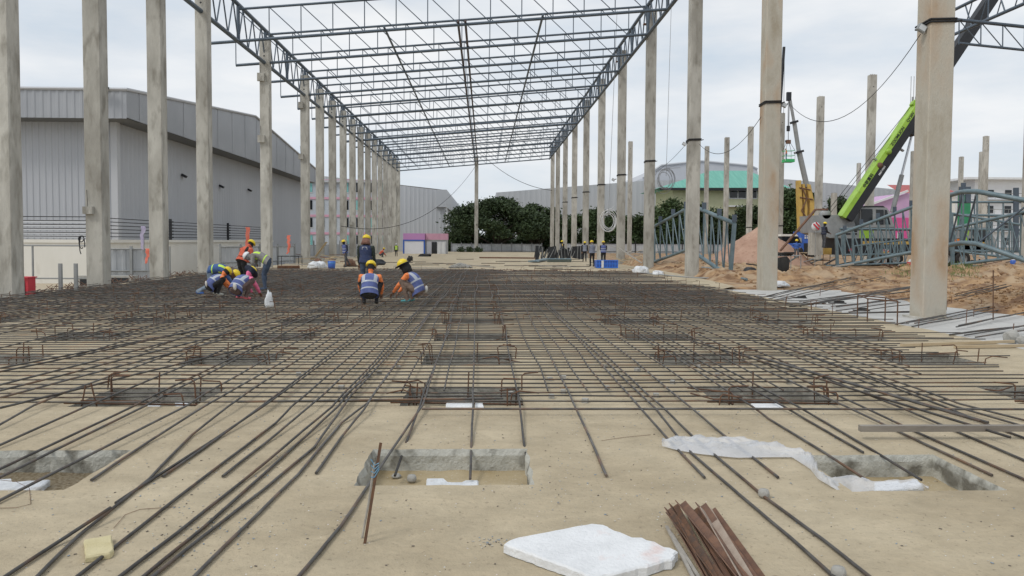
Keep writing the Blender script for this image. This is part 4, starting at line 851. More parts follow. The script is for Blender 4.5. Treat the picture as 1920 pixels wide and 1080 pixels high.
def tree(x_, y_, w_, zlo, zhi, lb, m_, n=7000, size=.16, nc=34, tr=.3, seed=1, umbrella=False):
    t = thing('tree', (x_, y_, g0), lb, 'tree', 'trees behind the site'); rg_ = random.Random(seed); cl = []; mb = MB()
    fork = g0 + (zlo - g0) * .75 + .4
    mb.tube([(x_, y_, g0), (x_ + .1, y_, fork * .5), (x_, y_, fork)], [tr * 1.2, tr, tr * .9], 8)
    for i in range(nc):
        a_ = rg_.uniform(0, 6.283); r_ = math.sqrt(rg_.random()) * .5 * w_; q = r_ / (.5 * w_)
        top_ = zlo + (zhi - zlo) * (1 - (q ** 2.2) * (.55 if umbrella else .7)); z = rg_.uniform(zlo + (.25 if umbrella else 0) * (zhi - zlo), top_) if i % 2 else top_ - (zhi - zlo) * .08
        rc = w_ * (rg_.uniform(.05, .13) if umbrella else rg_.uniform(.17, .30)); cx, cy = x_ + math.cos(a_) * r_, y_ + math.sin(a_) * r_ * .6; cl.append((cx, cy, z, rc, rc * (.55 if umbrella else .8)))
        if i < 12: mb.tube([(x_, y_, fork - .2), (x_ + (cx - x_) * .45, y_ + (cy - y_) * .45, fork + (z - fork) * .6), (cx, cy, z)], [tr * .5, tr * .28, .04], 5)
    mb.build('trunk', BARK, t); tag(leafcloud('crown', cl, n, size, m_, t)); return t
tree(1.7, 110, 15.2, .7, 7.6, 'wide dark spreading tree behind the single far column', LEAF, 24000, .19, 105, .4, 3, True)
tree(7.4, 111, 9.6, .4, 6.9, 'dark bushy tree at the right of the wide spreading tree', LEAF, 16000, .18, 64, .3, 4, True)
for q, (px_, py0, py1, wpx, Y, m_, lb, n) in enumerate(((1120, 392, 462, 60, 112, LEAFL, 'leafy tree seen between the far right columns', 7000), (1160, 398, 462, 60, 110, LEAFL, 'leafy tree behind the third column from the far right end', 6000), (1205, 403, 462, 50, 110, LEAF, 'dark tree just left of the leaning blue truss', 5000), (1245, 372, 462, 75, 108, LEAFL, 'bushy tree in front of the left end of the green roof', 9000), (1300, 385, 462, 60, 107, LEAF, 'dark tree between the strapped columns, in front of the yellow building', 7000),
     (1345, 395, 462, 70, 106, LEAF, 'round dark tree under the windows of the yellow building', 7000), (1405, 388, 462, 70, 106, LEAF, 'dark tree left of the tan-stained column', 7000), (1478, 360, 462, 80, 104, LEAFL, 'tall green tree right of the tan-stained column', 10000), (1505, 352, 455, 60, 110, LEAFL, 'green tree behind the yellow crane boom', 6000), (1565, 372, 450, 60, 112, LEAF, 'dark tree left of the lime green boom', 5000), (1080, 405, 462, 50, 114, LEAFL, 'small tree behind the closely spaced right columns', 4000))):
    c_ = atY(px_, py1, Y); tree(c_.x, Y, wpx * Y / F, .45, atY(px_, py0, Y).z, lb, m_, int(n * 1.5), .2, 26, .22, 20 + q)
hg = MB()
o = thing('added_hedge', (3, 117, g0), 'low dark mass of bushes added to close the bright gap behind the far trees', None); o['kind'] = 'stuff'; del_ = o.pop('category', None)  # bushes added to block the bright sky gap under the far trees
leafcloud('foliage', [(-6 + 1.0 * q, 117 + rng.uniform(-1, 1), g0 + .9 + rng.uniform(0, 1.8), 1.3, 1.5) for q in range(20)], 20000, .24, LEAF, o)
o = thing('shrub', (4.6, 101, g0), 'low dark undergrowth in front of the far sheet fence', 'shrubs')
leafcloud('foliage', [(-3 + 1.2 * q + rng.uniform(-.3, .3), 103, g0 + .7, .6, .5) for q in range(3)], 900, .12, LEAF, o)
# grass tufts on the soil
gt = MB()
for (px_, py_, sp) in ((1445, 505, 30), (1525, 512, 14), (1705, 522, 40), (1795, 522, 25), (1815, 521, 25)):
    for q in range(220):
        p = at(px_ + rng.gauss(0, sp * .5), py_ + rng.gauss(0, 2.5), .0)
        if p.y > 60 or p.y < 5: continue
        z = soil_h(p.x, p.y); h = rng.uniform(.06, .22); dx = rng.uniform(-.08, .08); gt.add([(p.x - .012, p.y, z - .01), (p.x + .012, p.y, z - .01), (p.x + dx, p.y + rng.uniform(-.05, .05), z + h)], [(0, 1, 2)])
tag(gt.build('grass_tufts', M('grass', (.08, .14, .03), (.16, .22, .06), 3, .8)), 'tufts of green grass on the orange soil', None, None, 'stuff')
# soil clods
cl_ = MB(); bmx = bmesh.new(); bmesh.ops.create_icosphere(bmx, subdivisions=1, radius=1); iv = [v.co.copy() for v in bmx.verts]; if_ = [tuple(v.index for v in f.verts) for f in bmx.faces]; bmx.free()
for q in range(5200):
    u = rng.random()
    if u < .7: x_, y_ = rng.gauss(14.5, 2.4), rng.gauss(18.5, 3.2)
    else: x_, y_ = rng.uniform(9.5, 28), rng.uniform(25, 42)
    if x_ < 11.4 and y_ < 25 or x_ < 9.5: continue
    s_ = rng.uniform(.012, .05) * (1 if u < .7 else 1.5); z = soil_h(x_, y_)
    if z < -.03 and rng.random() < .6: continue
    cl_.add([(x_ + v.x * s_ * rng.uniform(.6, 1.4), y_ + v.y * s_, z + v.z * s_ * .8 + s_ * .2) for v in iv], if_)
tag(cl_.build('soil_clods', SOIL), 'clods of orange soil lying on the mounds', None, None, 'stuff')
# sand pile
sp = MB(); vs = []; n_ = 56
cxp, cyp = 20.2, 54.5
for a in range(n_ + 1):
    for b in range(n_ + 1):
        x_ = -5 + 10 * a / n_; y_ = -5 + 10 * b / n_; d = math.hypot((x_ + .5) / 1.08, y_); z = max(0, 3.0 - d * .74 - .25 * max(0, d - 2)) if True else 0
        z += .16 * fbm(x_ * 1.2, y_ * 1.2, 3) * min(1, z) + .07 * fbm(x_ * 4, y_ * 4, 6) * min(1, z * 2); vs.append((cxp + x_, cyp + y_, -.1 + z * .92))
sp.add(vs, [(a * (n_ + 1) + b, (a + 1) * (n_ + 1) + b, (a + 1) * (n_ + 1) + b + 1, a * (n_ + 1) + b + 1) for a in range(n_) for b in range(n_)], 0, True)
wrap('sand_pile', sp, M('pink_sand', (.37, .225, .16), (.50, .33, .245), 1.4, .95, 0, 1, (1, 1, 1), .3, .7, 9, (.28, .165, .11), 5, .55, .68, .6, 10), 'steep heap of pinkish sand behind the leaning blue trusses', 'sand heap', origin=(cxp, cyp, -.1))
# ------------------------------------------------------------------ steel trusses lying on the ground
def ground_truss(lb, top, bot, Ya, Yb, n, rt=.085, rw=.035, tabs=True, end=True, dark=False, flip=False):
    def line(pts, t):
        t *= len(pts) - 1; i = min(int(t), len(pts) - 2); f = t - i; return pts[i][0] + (pts[i + 1][0] - pts[i][0]) * f, pts[i][1] + (pts[i + 1][1] - pts[i][1]) * f
    T = [atY(*line(top, i / n), Ya + (Yb - Ya) * i / n) for i in range(n + 1)]; B = [atY(*line(bot, i / n), Ya + (Yb - Ya) * i / n) for i in range(n + 1)]
    t = thing('steel_truss', B[0], lb, 'steel truss', 'blue-grey trusses waiting on the ground')
    for P, nm in ((T, 'top_chord'), (B, 'bottom_chord')): m_ = MB(); m_.tube(P, rt, 8); m_.build(nm, STEELB, t)
    for i in range(n + 1):
        e_ = i in (0, n) and end; m_ = MB(); m_.beam(T[i], B[i], .16 if e_ else .07, .16 if e_ else .05, 0, (0, 1, 0)); m_.build('vertical', STEELB, t)
        if i < n: m_ = MB(); a, b = (T[i], B[i + 1]) if not flip else (B[i], T[i + 1]); m_.tube([a, b], rw, 5); m_.build('diagonal', STEEL if dark else STEELB, t)
        if tabs and i % 2 == 1: m_ = MB(); m_.box(T[i] + Vector((0, 0, rt + .14)), (.2, .08, .32)); m_.build('cleat', STEEL, t)
    return t
ground_truss('blue-grey steel truss leaning behind the third right column, left piece', [(1226, 425), (1286, 392)], [(1226, 491), (1286, 469)], 44, 39.5, 5, .085, .03)
ground_truss('blue-grey steel truss tilted in front of the sand heap with open pipe ends', [(1306, 389), (1377, 419)], [(1306, 476), (1369, 520)], 38, 34.5, 5, .1, .03)
ground_truss('long blue-grey truss lying in front of the crane, end post at left', [(1568, 441), (1724, 383)], [(1570, 500), (1724, 470)], 47, 43.5, 10, .1, .035)
ground_truss('second blue-grey truss lying close behind the long one before the crane', [(1580, 430), (1724, 431)], [(1580, 478), (1724, 476)], 49.2, 49, 8, .07, .03, tabs=False)
ground_truss('third blue-grey truss, low and slanting, behind the right side of the thick column', [(1784, 400), (1935, 425)], [(1784, 470), (1935, 488)], 46, 45, 8, .07, .03, tabs=False, flip=True)
ground_truss('low blue-grey truss lying against the crane wheels', [(1600, 462), (1724, 446)], [(1600, 497), (1724, 492)], 47.6, 47.2, 9, .06, .028, tabs=False, flip=True)
ground_truss('far blue-grey truss seen behind the right side of the thick column', [(1786, 428), (1935, 394)], [(1786, 497), (1935, 479)], 44, 40, 7, .09, .035, tabs=False)
ground_truss('nearest blue-grey truss with a bent top pipe at the right edge', [(1780, 366), (1806, 359), (1832, 359), (1935, 378)], [(1780, 459), (1806, 455), (1832, 457), (1935, 493)], 38, 34, 3, .12, .045, dark=True, flip=True)
t = thing('steel_truss', atY(1790, 470, 46), 'stack of horizontal blue-grey truss chords behind the bent truss', 'steel truss')
for (a, b) in (((1785, 379), (1940, 379)), ((1785, 403), (1940, 405)), ((1785, 430), (1940, 431)), ((1785, 470), (1940, 472)), ((1575, 429), (1722, 430))):
    m_ = MB(); m_.tube([atY(*a, 47), atY(*b, 47)], .075, 7); m_.build('chord', STEELB, t)
for px_ in range(1800, 1930, 27): m_ = MB(); m_.beam(atY(px_, 379, 47), atY(px_ + 1, 471, 47), .07, .07, 0, (0, 1, 0)); m_.build('vertical', STEELB, t)
for (px_, a, b) in ((1803, 350, 380), (1815, 350, 380), (1905, 352, 470)): m_ = MB(); m_.beam(atY(px_, a, 46.8), atY(px_, b, 46.8), .3, .12, 0, (0, 1, 0)); m_.build('plate', STEEL, t)
# the neighbouring bay's roof at top right
t = thing('roof_truss', (28.6, 40, 12), 'blue-grey roof truss of the next bay at the top right corner', 'roof truss', 'roof steel of the next bay')
T = [atY(1780 + 41 * i, 35.5 + 4.3 * i, 42) for i in range(7)]; B = [atY(1798 + 41 * i, 81 + 4.3 * i, 42) for i in range(6)]
m_ = MB(); m_.tube(T, .10, 8); m_.build('top_chord', STEEL, t); m_ = MB(); m_.tube(B, .075, 8); m_.build('bottom_chord', STEEL, t)
for i in range(6):
    m_ = MB(); m_.tube([T[i] + (T[i + 1] - T[i]) * .45, B[i]], .035, 5); m_.build('vertical', STEEL, t)
    if i < 5: m_ = MB(); m_.tube([T[i] + (T[i + 1] - T[i]) * .45, B[i + 1]], .03, 5); m_.build('diagonal', STEEL, t)
t = thing('eave_truss', (28.6, 40, 14), 'blue-grey eave truss of the next bay running back beside the black boom', 'roof truss', 'roof steel of the next bay')
for z in (14.25, 15.75): m_ = MB(); m_.tube([(28.6, 37, z), (28.6, 46.6, z)], .1, 7); m_.build('chord', STEEL, t)
for q in range(6): m_ = MB(); m_.tube([(28.6, 37.5 + 1.45 * q, 14.25), (28.6, 37.5 + 1.45 * q + (.7 if q % 2 else 0), 15.75)], .045, 5); m_.build('web', STEEL, t); m_ = MB(); m_.tube([(28.6, 38.2 + 1.45 * q, 14.25), (28.6, 37.5 + 1.45 * q, 15.75)], .035, 5); m_.build('web', STEEL, t)

# ------------------------------------------------------------------ green truck crane
YC = 51.0
def P(px_, py_, dy=0): return atY(px_, py_, YC + dy)
soil0 = -.2
tk = thing('crane_truck', (P(1680, 495).x, YC, soil0), 'lime green and black truck crane with its boom raised behind the thick column', 'crane')
def slab3(mb, pts, dy0, dy1, mi=0):
    q = [P(*p, dy0) for p in pts]; mb.prism(q, (0, dy1 - dy0, 0), mi); return mb
m_ = MB(); slab3(m_, [(1575, 447), (1850, 447), (1850, 474), (1575, 478)], 0, 2.4); m_.build('chassis', BLACK, tk)
m_ = MB(); slab3(m_, [(1618, 452), (1850, 454), (1850, 459), (1618, 458)], -.05, 0); m_.build('yellow_stripe', YEL, tk)
m_ = MB(); slab3(m_, [(1524, 404), (1598, 402), (1606, 430), (1600, 446), (1556, 446), (1526, 436)], .1, 2.3); m_.build('counterweight', CRGREY, tk)
m_ = MB(); slab3(m_, [(1576, 424), (1676, 424), (1680, 447), (1576, 447)], -.03, 2.3); m_.build('upper_body', CRGREY, tk)
m_ = MB(); slab3(m_, [(1612, 426), (1638, 431), (1638, 446.5), (1612, 446.5)], -.06, -.02); m_.build('lime_panel', LIME, tk)
cabm = MB(); slab3(cabm, [(1613, 389), (1662, 389), (1668, 396), (1677, 426), (1613, 426)], -.08, 1.2); cab_ = cabm.build('cab', CRGREY, tk)
for pts in ([(1615, 392), (1636, 392), (1636, 421), (1615, 415)], [(1643, 393), (1657, 393), (1657, 421), (1643, 421)], [(1659, 393), (1663, 394), (1670, 421), (1659, 421)]):
    m_ = MB(); slab3(m_, pts, -.11, -.08); m_.build('window', GLASS, cab_)
m_ = MB(); slab3(m_, [(1622, 386), (1656, 386), (1660, 389), (1620, 389)], -.05, 1.0); m_.build('cab_roof', BLACK, tk)
for a, b in (((1585, 432), (1595, 435)), ((1597, 432), (1607, 435)), ((1585, 437), (1595, 440)), ((1597, 437), (1607, 440))): m_ = MB(); slab3(m_, [a, (b[0], a[1]), b, (a[0], b[1])], -.05, -.02); m_.build('vent', BLACK, tk)
def wheel(px_, py_, r_, par, nm='wheel', dy=-.02):
    c_ = P(px_, py_, dy); w_ = MB(); w_.lathe(c_, [(r_ * .55, 0), (r_ * .8, -.03), (r_, .04), (r_, .32), (r_ * .8, .38), (r_ * .55, .38)], 18, 0, 'Y'); o = w_.build(nm, RUBBER, par)
    w_ = MB(); w_.lathe(c_, [(0, .1), (r_ * .2, .04), (r_ * .3, .1), (r_ * .5, .1), (r_ * .56, .0), (r_ * .6, .06)], 14, 0, 'Y'); w_.build('rim', CRGREY, o); return o
for px_ in (1644, 1680, 1775, 1806): wheel(px_, 485.5, .53, tk)
m_ = MB(); slab3(m_, [(1628, 466), (1660, 466), (1665, 474), (1662, 480), (1650, 472), (1634, 472), (1626, 480)], -.1, .3); m_.build('mudguard', BLACK, tk)
m_ = MB(); slab3(m_, [(1592, 466), (1600, 466), (1600, 471), (1592, 471)], -.04, 0); m_.build('tail_lamp', RED, tk)
m_ = MB(); slab3(m_, [(1657, 467), (1669, 467), (1669, 477), (1657, 477)], -.16, -.12); pl_ = m_.build('marker_board', WHITE, tk)
for pts in ([(1657, 467), (1663, 473), (1669, 467), (1669, 470), (1663, 476), (1657, 470)],): m_ = MB(); slab3(m_, pts, -.18, -.16); m_.build('chevron', RED, pl_)
for px_ in (1661, 1724): m_ = MB(); a = P(px_, 478, -.6); m_.tube([a, (a.x, a.y, soil0 + .05)], .07, 8); m_.build('outrigger_leg', CHROME, tk); m_ = MB(); m_.lathe((a.x, a.y, soil0), [(0, 0), (.25, 0), (.2, .08), (0, .08)], 12); m_.build('outrigger_pad', CRGREY, tk); m_ = MB(); m_.beam(a + Vector((0, -.1, .1)), a + Vector((0, 1, .1)), .25, .25); m_.build('outrigger_beam', YEL, tk)
# carrier cab at the front end
m_ = MB(); slab3(m_, [(1796, 430), (1805, 426), (1850, 426), (1868, 450), (1870, 470), (1796, 470)], 0, 2.3); cc = m_.build('carrier_cab', CRGREY, tk)
m_ = MB(); slab3(m_, [(1806, 430), (1818, 430), (1812, 458), (1800, 462)], -.03, 0); m_.build('lime_panel', LIME, cc)
m_ = MB(); slab3(m_, [(1818, 430), (1847, 430), (1858, 450), (1830, 450)], -.03, 0); m_.build('window', GLASS, cc)
m_ = MB(); slab3(m_, [(1788, 448), (1800, 448), (1800, 455), (1788, 455)], -.05, 0); m_.build('orange_lamp', M('orange_lamp', (.7, .2, .03)), tk)
# boom
d2 = Vector((135, -203)).normalized(); n2 = Vector((d2.y, -d2.x))   # n2 points to the upper-left of the boom in the side view
if n2.x > 0: n2 = -n2
def BP(s_, u_, dy=0): return P(1590 + d2.x * s_ + n2.x * u_, 407 + d2.y * s_ + n2.y * u_, dy)
def boomseg(s0, s1, u0, u1, dy0, dy1, name, mt, par): m_ = MB(); m_.prism([BP(s0, u0, dy0), BP(s1, u0, dy0), BP(s1, u1, dy0), BP(s0, u1, dy0)], (0, dy1 - dy0, 0)); return m_.build(name, mt, par)
bo = boomseg(-2, 262, -12, 2.2, -.40, .40, 'boom', BLACK, tk)
boomseg(-4, 262, 2.2, 10.5, -.42, .42, 'boom_top', LIME, bo)
boomseg(262, 520, -10, 9.5, -.34, .34, 'boom_extension', BLACK, bo)
boomseg(196, 224, -20, -11, -.3, .3, 'cylinder_bracket', BLACK, bo)
boomseg(243, 252, 11, 17, -.2, .2, 'rope_guide', LIME, bo)
m_ = MB(); m_.lathe(BP(145, 4, -.5), [(0, 0), (.19, 0), (.19, .1)], 16, 0, 'Y'); m_.build('pivot_cap', LIME, bo)
m_ = MB(); m_.lathe(BP(115, 3, -.5), [(0, 0), (.16, 0), (.2, .1)], 14, 0, 'Y'); m_.build('hose_reel', RUSTD, bo)
boomseg(118, 121, 10, 21, -.1, .1, 'lug', CRGREY, bo); boomseg(160, 163, -19, -11, -.1, .1, 'lug', CRGREY, bo)
m_ = MB(); m_.tube([P(1673, 398, .5), P(1691, 328, .5)], .155, 10); m_.build('cylinder_barrel', CRGREY, tk)
m_ = MB(); m_.tube([P(1690, 330, .5), P(1709, 255, .5)], .085, 10); m_.build('cylinder_rod', CHROME, tk)
for q, (a, b) in enumerate((((1545, 404), (1713, 193)), ((1553, 404), (1717, 197)))): m_ = MB(); m_.tube([P(*a, .2), P(*b, .2)], .018, 4); m_.build('hoist_rope', WIRE, tk)
m_ = MB(); m_.lathe(P(1550, 402, .1), [(0, 0), (.3, 0), (.3, .5), (0, .5)], 14, 0, 'Y'); m_.build('winch', CRGREY, tk)
def lettering(txt, s_, u_, size, m_, par, stretch=1.0):
    cu = bpy.data.curves.new('lettering', 'FONT'); cu.body = txt; cu.size = size; cu.extrude = .004; cu.align_x = 'CENTER'; cu.align_y = 'CENTER'; cu.materials.append(m_); cu.resolution_u = 3; cu.offset = .006
    tmp = bpy.data.objects.new('tmp', cu); me_ = bpy.data.meshes.new_from_object(tmp); bpy.data.objects.remove(tmp)
    o = bpy.data.objects.new('lettering', me_); C.objects.link(o); o.parent = par
    dx_ = (BP(10, 0) - BP(0, 0)).normalized(); up_ = Vector((-dx_.z, 0, dx_.x)); nr_ = Vector((0, -1, 0)); p = BP(s_, u_, -.43); off = Vector(par.get('_o', (0, 0, 0))) if par.type != 'EMPTY' else par.location
    o.matrix_local = Matrix.Translation(p - off) @ Matrix((dx_, up_, nr_)).transposed().to_4x4() @ Matrix.Diagonal((stretch, 1, 1, 1)); return o
lettering('ZOOMLION', 178, 6.0, .27, BLACK, bo, 1.0); lettering('QY30V', 221, 6.0, .25, BLACK, bo); lettering('532', 256, 6, .22, BLACK, bo); lettering('中联重科', 78, 6.0, .27, BLACK, bo); lettering('0867-7021', 108, -5, .17, WHITE, bo)
# ------------------------------------------------------------------ yellow crane with hanging basket
YY = 72.0
def Q(px_, py_, dy=0): return atY(px_, py_, YY + dy)
yc = thing('crane', (Q(1510, 480).x, YY, soil0), 'yellow crane with thin grey telescopic boom left of the lime green one', 'crane')
for pts in ([(1497, 338), (1502, 338), (1507, 432), (1500, 432)], [(1505, 345), (1509, 345), (1514, 390), (1513, 432), (1510, 432), (1509, 390)], [(1513, 345), (1520, 346), (1527, 380), (1527, 432), (1521, 432), (1519, 380)]):
    m_ = MB(); m_.prism([Q(*p) for p in pts], (0, .7, 0)); m_.build('boom_base', YEL, yc)
for a, b, r_ in (((1513, 350), (1498, 284), .27), ((1498, 286), (1489, 228), .21), ((1489, 230), (1480, 180), .15)): m_ = MB(); m_.tube([Q(*a, .3), Q(*b, .3)], r_, 8); m_.build('boom_section', CRGREY, yc)
for a, r_ in (((1498, 285), .33), ((1489, 229), .28)): m_ = MB(); p = Q(*a, .3); m_.box(p, (r_ * 2.2, r_ * 2, .2), Matrix.Rotation(-.25, 3, 'Y')); m_.build('collar', BLACK, yc)
m_ = MB(); m_.box(Q(1479, 181, .3), (.4, .3, .8)); m_.build('boom_head', BLACK, yc)
for (a, b) in (((1499, 352), (1520, 356)), ((1500, 370), (1524, 374)), ((1503, 350), (1513, 372)), ((1513, 372), (1503, 395)), ((1503, 395), (1515, 412)), ((1500, 412), (1526, 412))): m_ = MB(); m_.tube([Q(*a, -.05), Q(*b, -.05)], .06, 5); m_.build('hose', RUSTD, yc)
m_ = MB(); m_.prism([Q(*p) for p in ((1503, 434), (1523, 434), (1523, 456), (1501, 456))], (0, 2, 0)); m_.build('blue_housing', BLUEP, yc)
for a in ((1510, 442), (1514, 442), (1510, 446), (1514, 446)): m_ = MB(); m_.box(Q(*a, -.03), (.14, .03, .14)); m_.build('emblem_square', WHITE, yc)
for (x0, y0, x1, y1, mt) in ((1488, 446, 1503, 458, CRGREY), (1524, 424, 1534, 440, YEL), (1506, 424, 1522, 434, YEL), (1484, 462, 1494, 474, BLUEP), (1526, 440, 1540, 456, BLACK)):
    m_ = MB(); m_.prism([Q(x0, y0, -.3), Q(x1, y0, -.3), Q(x1, y1, -.3), Q(x0, y1, -.3)], (0, 1.2, 0)); m_.build('machine_box', mt, yc)
m_ = MB(); m_.prism([Q(*p) for p in ((1490, 456), (1530, 456), (1530, 474), (1490, 474))], (0, 2.2, 0)); m_.build('chassis', BLACK, yc)
for px_ in (1498, 1520): c_ = Q(px_, 472, -.1); m_ = MB(); m_.lathe(c_, [(0, 0), (.45, 0), (.5, .05), (.5, .4), (0, .4)], 14, 0, 'Y'); m_.build('wheel', RUBBER, yc)
m_ = MB(); m_.tube([Q(1478, 186, .2), Q(1477.5, 241, .2)], .03, 4); m_.build('hoist_rope', WIRE, yc); m_ = MB(); m_.tube([Q(1480, 186, .2), Q(1479, 241, .2)], .03, 4); m_.build('hoist_rope', WIRE, yc)
m_ = MB(); m_.box(Q(1478, 241, .2), (.26, .2, .5)); m_.build('hook_block', BLACK, yc)
bk = thing('work_basket', Q(1478, 305), 'green-floored steel work basket hanging from the yellow crane', 'basket')
c_ = Q(1478, 302); w_ = .45
m_ = MB(); m_.bb((c_.x - w_, c_.y - w_, c_.z - .12), (c_.x + w_, c_.y + w_, c_.z + .16)); m_.build('floor_tray', M('green_paint', (.04, .40, .12), (.05, .46, .16), 3, .6), bk)
for sx in (-1, 1):
    for sy in (-1, 1): m_ = MB(); m_.tube([(c_.x + sx * w_, c_.y + sy * w_, c_.z), (c_.x + sx * w_, c_.y + sy * w_, c_.z + .95)], .025, 4); m_.build('post', WHITE, bk); m_ = MB(); m_.tube([(c_.x + sx * w_, c_.y + sy * w_, c_.z + .95), Q(1478, 262)], .02, 3); m_.build('sling', WIRE, bk)
for z in (.5, .95): m_ = MB(); m_.tube([(c_.x - w_, c_.y - w_, c_.z + z), (c_.x + w_, c_.y - w_, c_.z + z), (c_.x + w_, c_.y + w_, c_.z + z), (c_.x - w_, c_.y + w_, c_.z + z), (c_.x - w_, c_.y - w_, c_.z + z)], .022, 4, smooth=False); m_.build('rail', M('green_paint', (.04, .4, .12)), bk)
m_ = MB(); m_.tube([Q(1478, 243), Q(1478, 262)], .03, 4); m_.build('sling', WIRE, bk); m_ = MB(); m_.bb(Q(1472, 267), Q(1483, 263)); m_.box(Q(1478, 266), (.4, .3, .35)); m_.build('spreader', RUSTD, bk)
dc = thing('crane', atY(1464, 480, 92), 'dark crane boom showing just right of the tan-stained column', 'crane')
m_ = MB(); m_.beam(atY(1450, 460, 92), atY(1460, 215, 92), .6, .6, 0, (0, 1, 0)); m_.build('boom', BLACK, dc); m_ = MB(); m_.beam(atY(1462, 215, 92), atY(1470, 88, 92), .26, .26, 0, (0, 1, 0)); m_.build('boom_tip', BLACK, dc); m_ = MB(); m_.tube([atY(1471, 90, 92), atY(1468, 320, 91)], .03, 3); m_.build('hoist_rope', WIRE, dc)
m_ = MB(); a = atY(1440, 478, 92); m_.bb((a.x, 91, -.1), (a.x + 3.4, 93, 1.9)); m_.build('carrier', CRGREY, dc)
# van behind the tables
vn = thing('pickup_truck', atY(1482, 480, 60), 'dark pickup truck with cream roof behind the frames at right', 'pickup truck')
def V(px_, py_, dy=0): return atY(px_, py_, 60 + dy)
m_ = MB(); m_.prism([V(*p) for p in ((1464, 456), (1507, 456), (1507, 472), (1464, 472))], (0, 1.7, 0)); m_.build('body', BLUEP, vn); m_ = MB(); m_.prism([V(*p, .1) for p in ((1466, 442), (1496, 442), (1503, 456), (1464, 456))], (0, 1.5, 0)); cbn = m_.build('cabin', BLACK, vn); m_ = MB(); m_.prism([V(*p, .05) for p in ((1465, 439), (1494, 439), (1497, 443), (1464, 443))], (0, 1.6, 0)); m_.build('roof', CREAM, cbn)
m_ = MB(); m_.prism([V(*p, .05) for p in ((1469, 445), (1494, 445), (1499, 455), (1468, 455))], (0, .05, 0)); m_.build('window', GLASS, cbn)
for px_ in (1473, 1499): c_ = V(px_, 471, -.05); m_ = MB(); m_.lathe(c_, [(0, 0), (.3, 0), (.34, .04), (.34, .25), (0, .25)], 14, 0, 'Y'); m_.build('wheel', RUBBER, vn)

# ------------------------------------------------------------------ site clutter
def gy(px_, py_, z=0.0): return at(px_, py_, z)
# frames / work stands at right
a = gy(1449, 524, -.05); b = gy(1501, 521, -.05)
bar_frame([a, b, b + Vector((0, 1.1, 0)), a + Vector((0, 1.1, 0))], .98, 'work_stand', 'grey steel stand with a black sack inside, right of the tan-stained column', 'stand', CRGREY, .02, (1.0, .28))
m_ = MB(); c_ = gy(1475, 524, -.05) + Vector((0, .5, 0)); m_.sweep([(c_, (.26, 0, 0), (0, .2, 0)), (c_ + Vector((0, 0, .4)), (.29, .02, 0), (0, .22, 0)), (c_ + Vector((.02, 0, .82)), (.30, 0, 0), (0, .22, 0)), (c_ + Vector((0, 0, .93)), (.2, 0, .03), (0, .15, 0))], 12); wrap('sack', m_, RUBBER, 'big black sack standing inside the grey stand', 'sack')
m_ = MB(); c_ = c_ + Vector((0, 0, 1.02))
for q in range(5): m_.tube([c_ + Vector((rng.uniform(-.4, .4), rng.uniform(-.3, .3), rng.uniform(0, .1))) for _ in range(4)], .05, 5)
wrap('hose_bundle', m_, RUBBER, 'tangle of black hose on top of the grey stand', 'hose')
a = gy(1514, 497, -.05); b = gy(1556, 497, -.05)
bar_frame([a, b, b + Vector((0, 1.1, 0)), a + Vector((0, 1.1, 0))], .82, 'work_table', 'steel work table with a yellow box in front of the standing worker', 'table', RUSTD, .025, (1.0, .4))
m_ = MB(); m_.bb(a + Vector((-.05, 0, .82)), b + Vector((.05, 1.1, .86))); wrap('table_board', m_, M('timber', (.42, .33, .21)), 'thin board on the steel work table', 'board')
m_ = MB(); c_ = atY(1550, 471, 48); m_.box(c_, (.45, .4, .4)); wrap('tool_box', m_, YEL, 'yellow tool box at the right end of the work table', 'box')
m_ = MB(); m_.tube([atY(1463, 470, 42), atY(1529, 393, 42), atY(1552, 393, 42)], .07, 6); wrap('pipe', m_, RUSTD, 'bent dark brown pipe rising across the yellow crane base', 'pipe')
m_ = MB(); m_.bb(atY(1523, 436, 47), atY(1535, 478, 47.6)); wrap('concrete_block', m_, CONC, 'upright grey concrete block beside the standing worker', 'concrete block')
m_ = MB(); c_ = atY(1530, 425, 46.8); m_.lathe(c_, [(0, 0), (.28, 0), (.28, .04), (0, .04)], 20, 0, 'Y'); sg = wrap('round_sign', m_, [WHITE, RED], 'round red and white striped sign behind the standing worker', 'sign')
m_ = MB(); m_.box(c_ + Vector((0, -.03, 0)), (.5, .01, .1), Matrix.Rotation(.8, 3, 'Y')); m_.box(c_ + Vector((.1, -.03, .14)), (.36, .01, .08), Matrix.Rotation(.8, 3, 'Y')); m_.build('red_stripe', RED, sg)
m_ = MB(); m_.tube([c_, (c_.x, c_.y + .05, 0)], .02, 4); m_.build('post', CRGREY, sg)
# leaning blue truss surroundings
m_ = MB(); m_.tube([gy(1312, 503, .12), gy(1408, 514, .12)], .11, 10); wrap('pipe', m_, STEELB, 'blue-grey pipe with rusty end lying at the foot of the tilted truss', 'pipe')
m_ = MB(); m_.tube([gy(1340, 512, .08), gy(1400, 524, .08)], .05, 8); wrap('pipe', m_, STEELB, 'thin blue-grey pipe lying beside the thicker one', 'pipe')
m_ = MB(); c_ = gy(1410, 522, 0)
for q in range(4): m_.lathe(c_ + Vector((0, .12 * q, .22)), [(.1, 0), (.24, .0), (.25, .1), (.1, .1)], 16, 0, 'Y')
wrap('cable_drum', m_, BLACK, 'dark roll of cable beside the tan-stained column', 'cable roll')
m_ = MB(); m_.tube([gy(1200, 511, .05), gy(1290, 520, .02), gy(1366, 523, .03)], .03, 5); wrap('hose', m_, CRGREY, 'pale hose lying on the sand in front of the leaning trusses', 'hose')
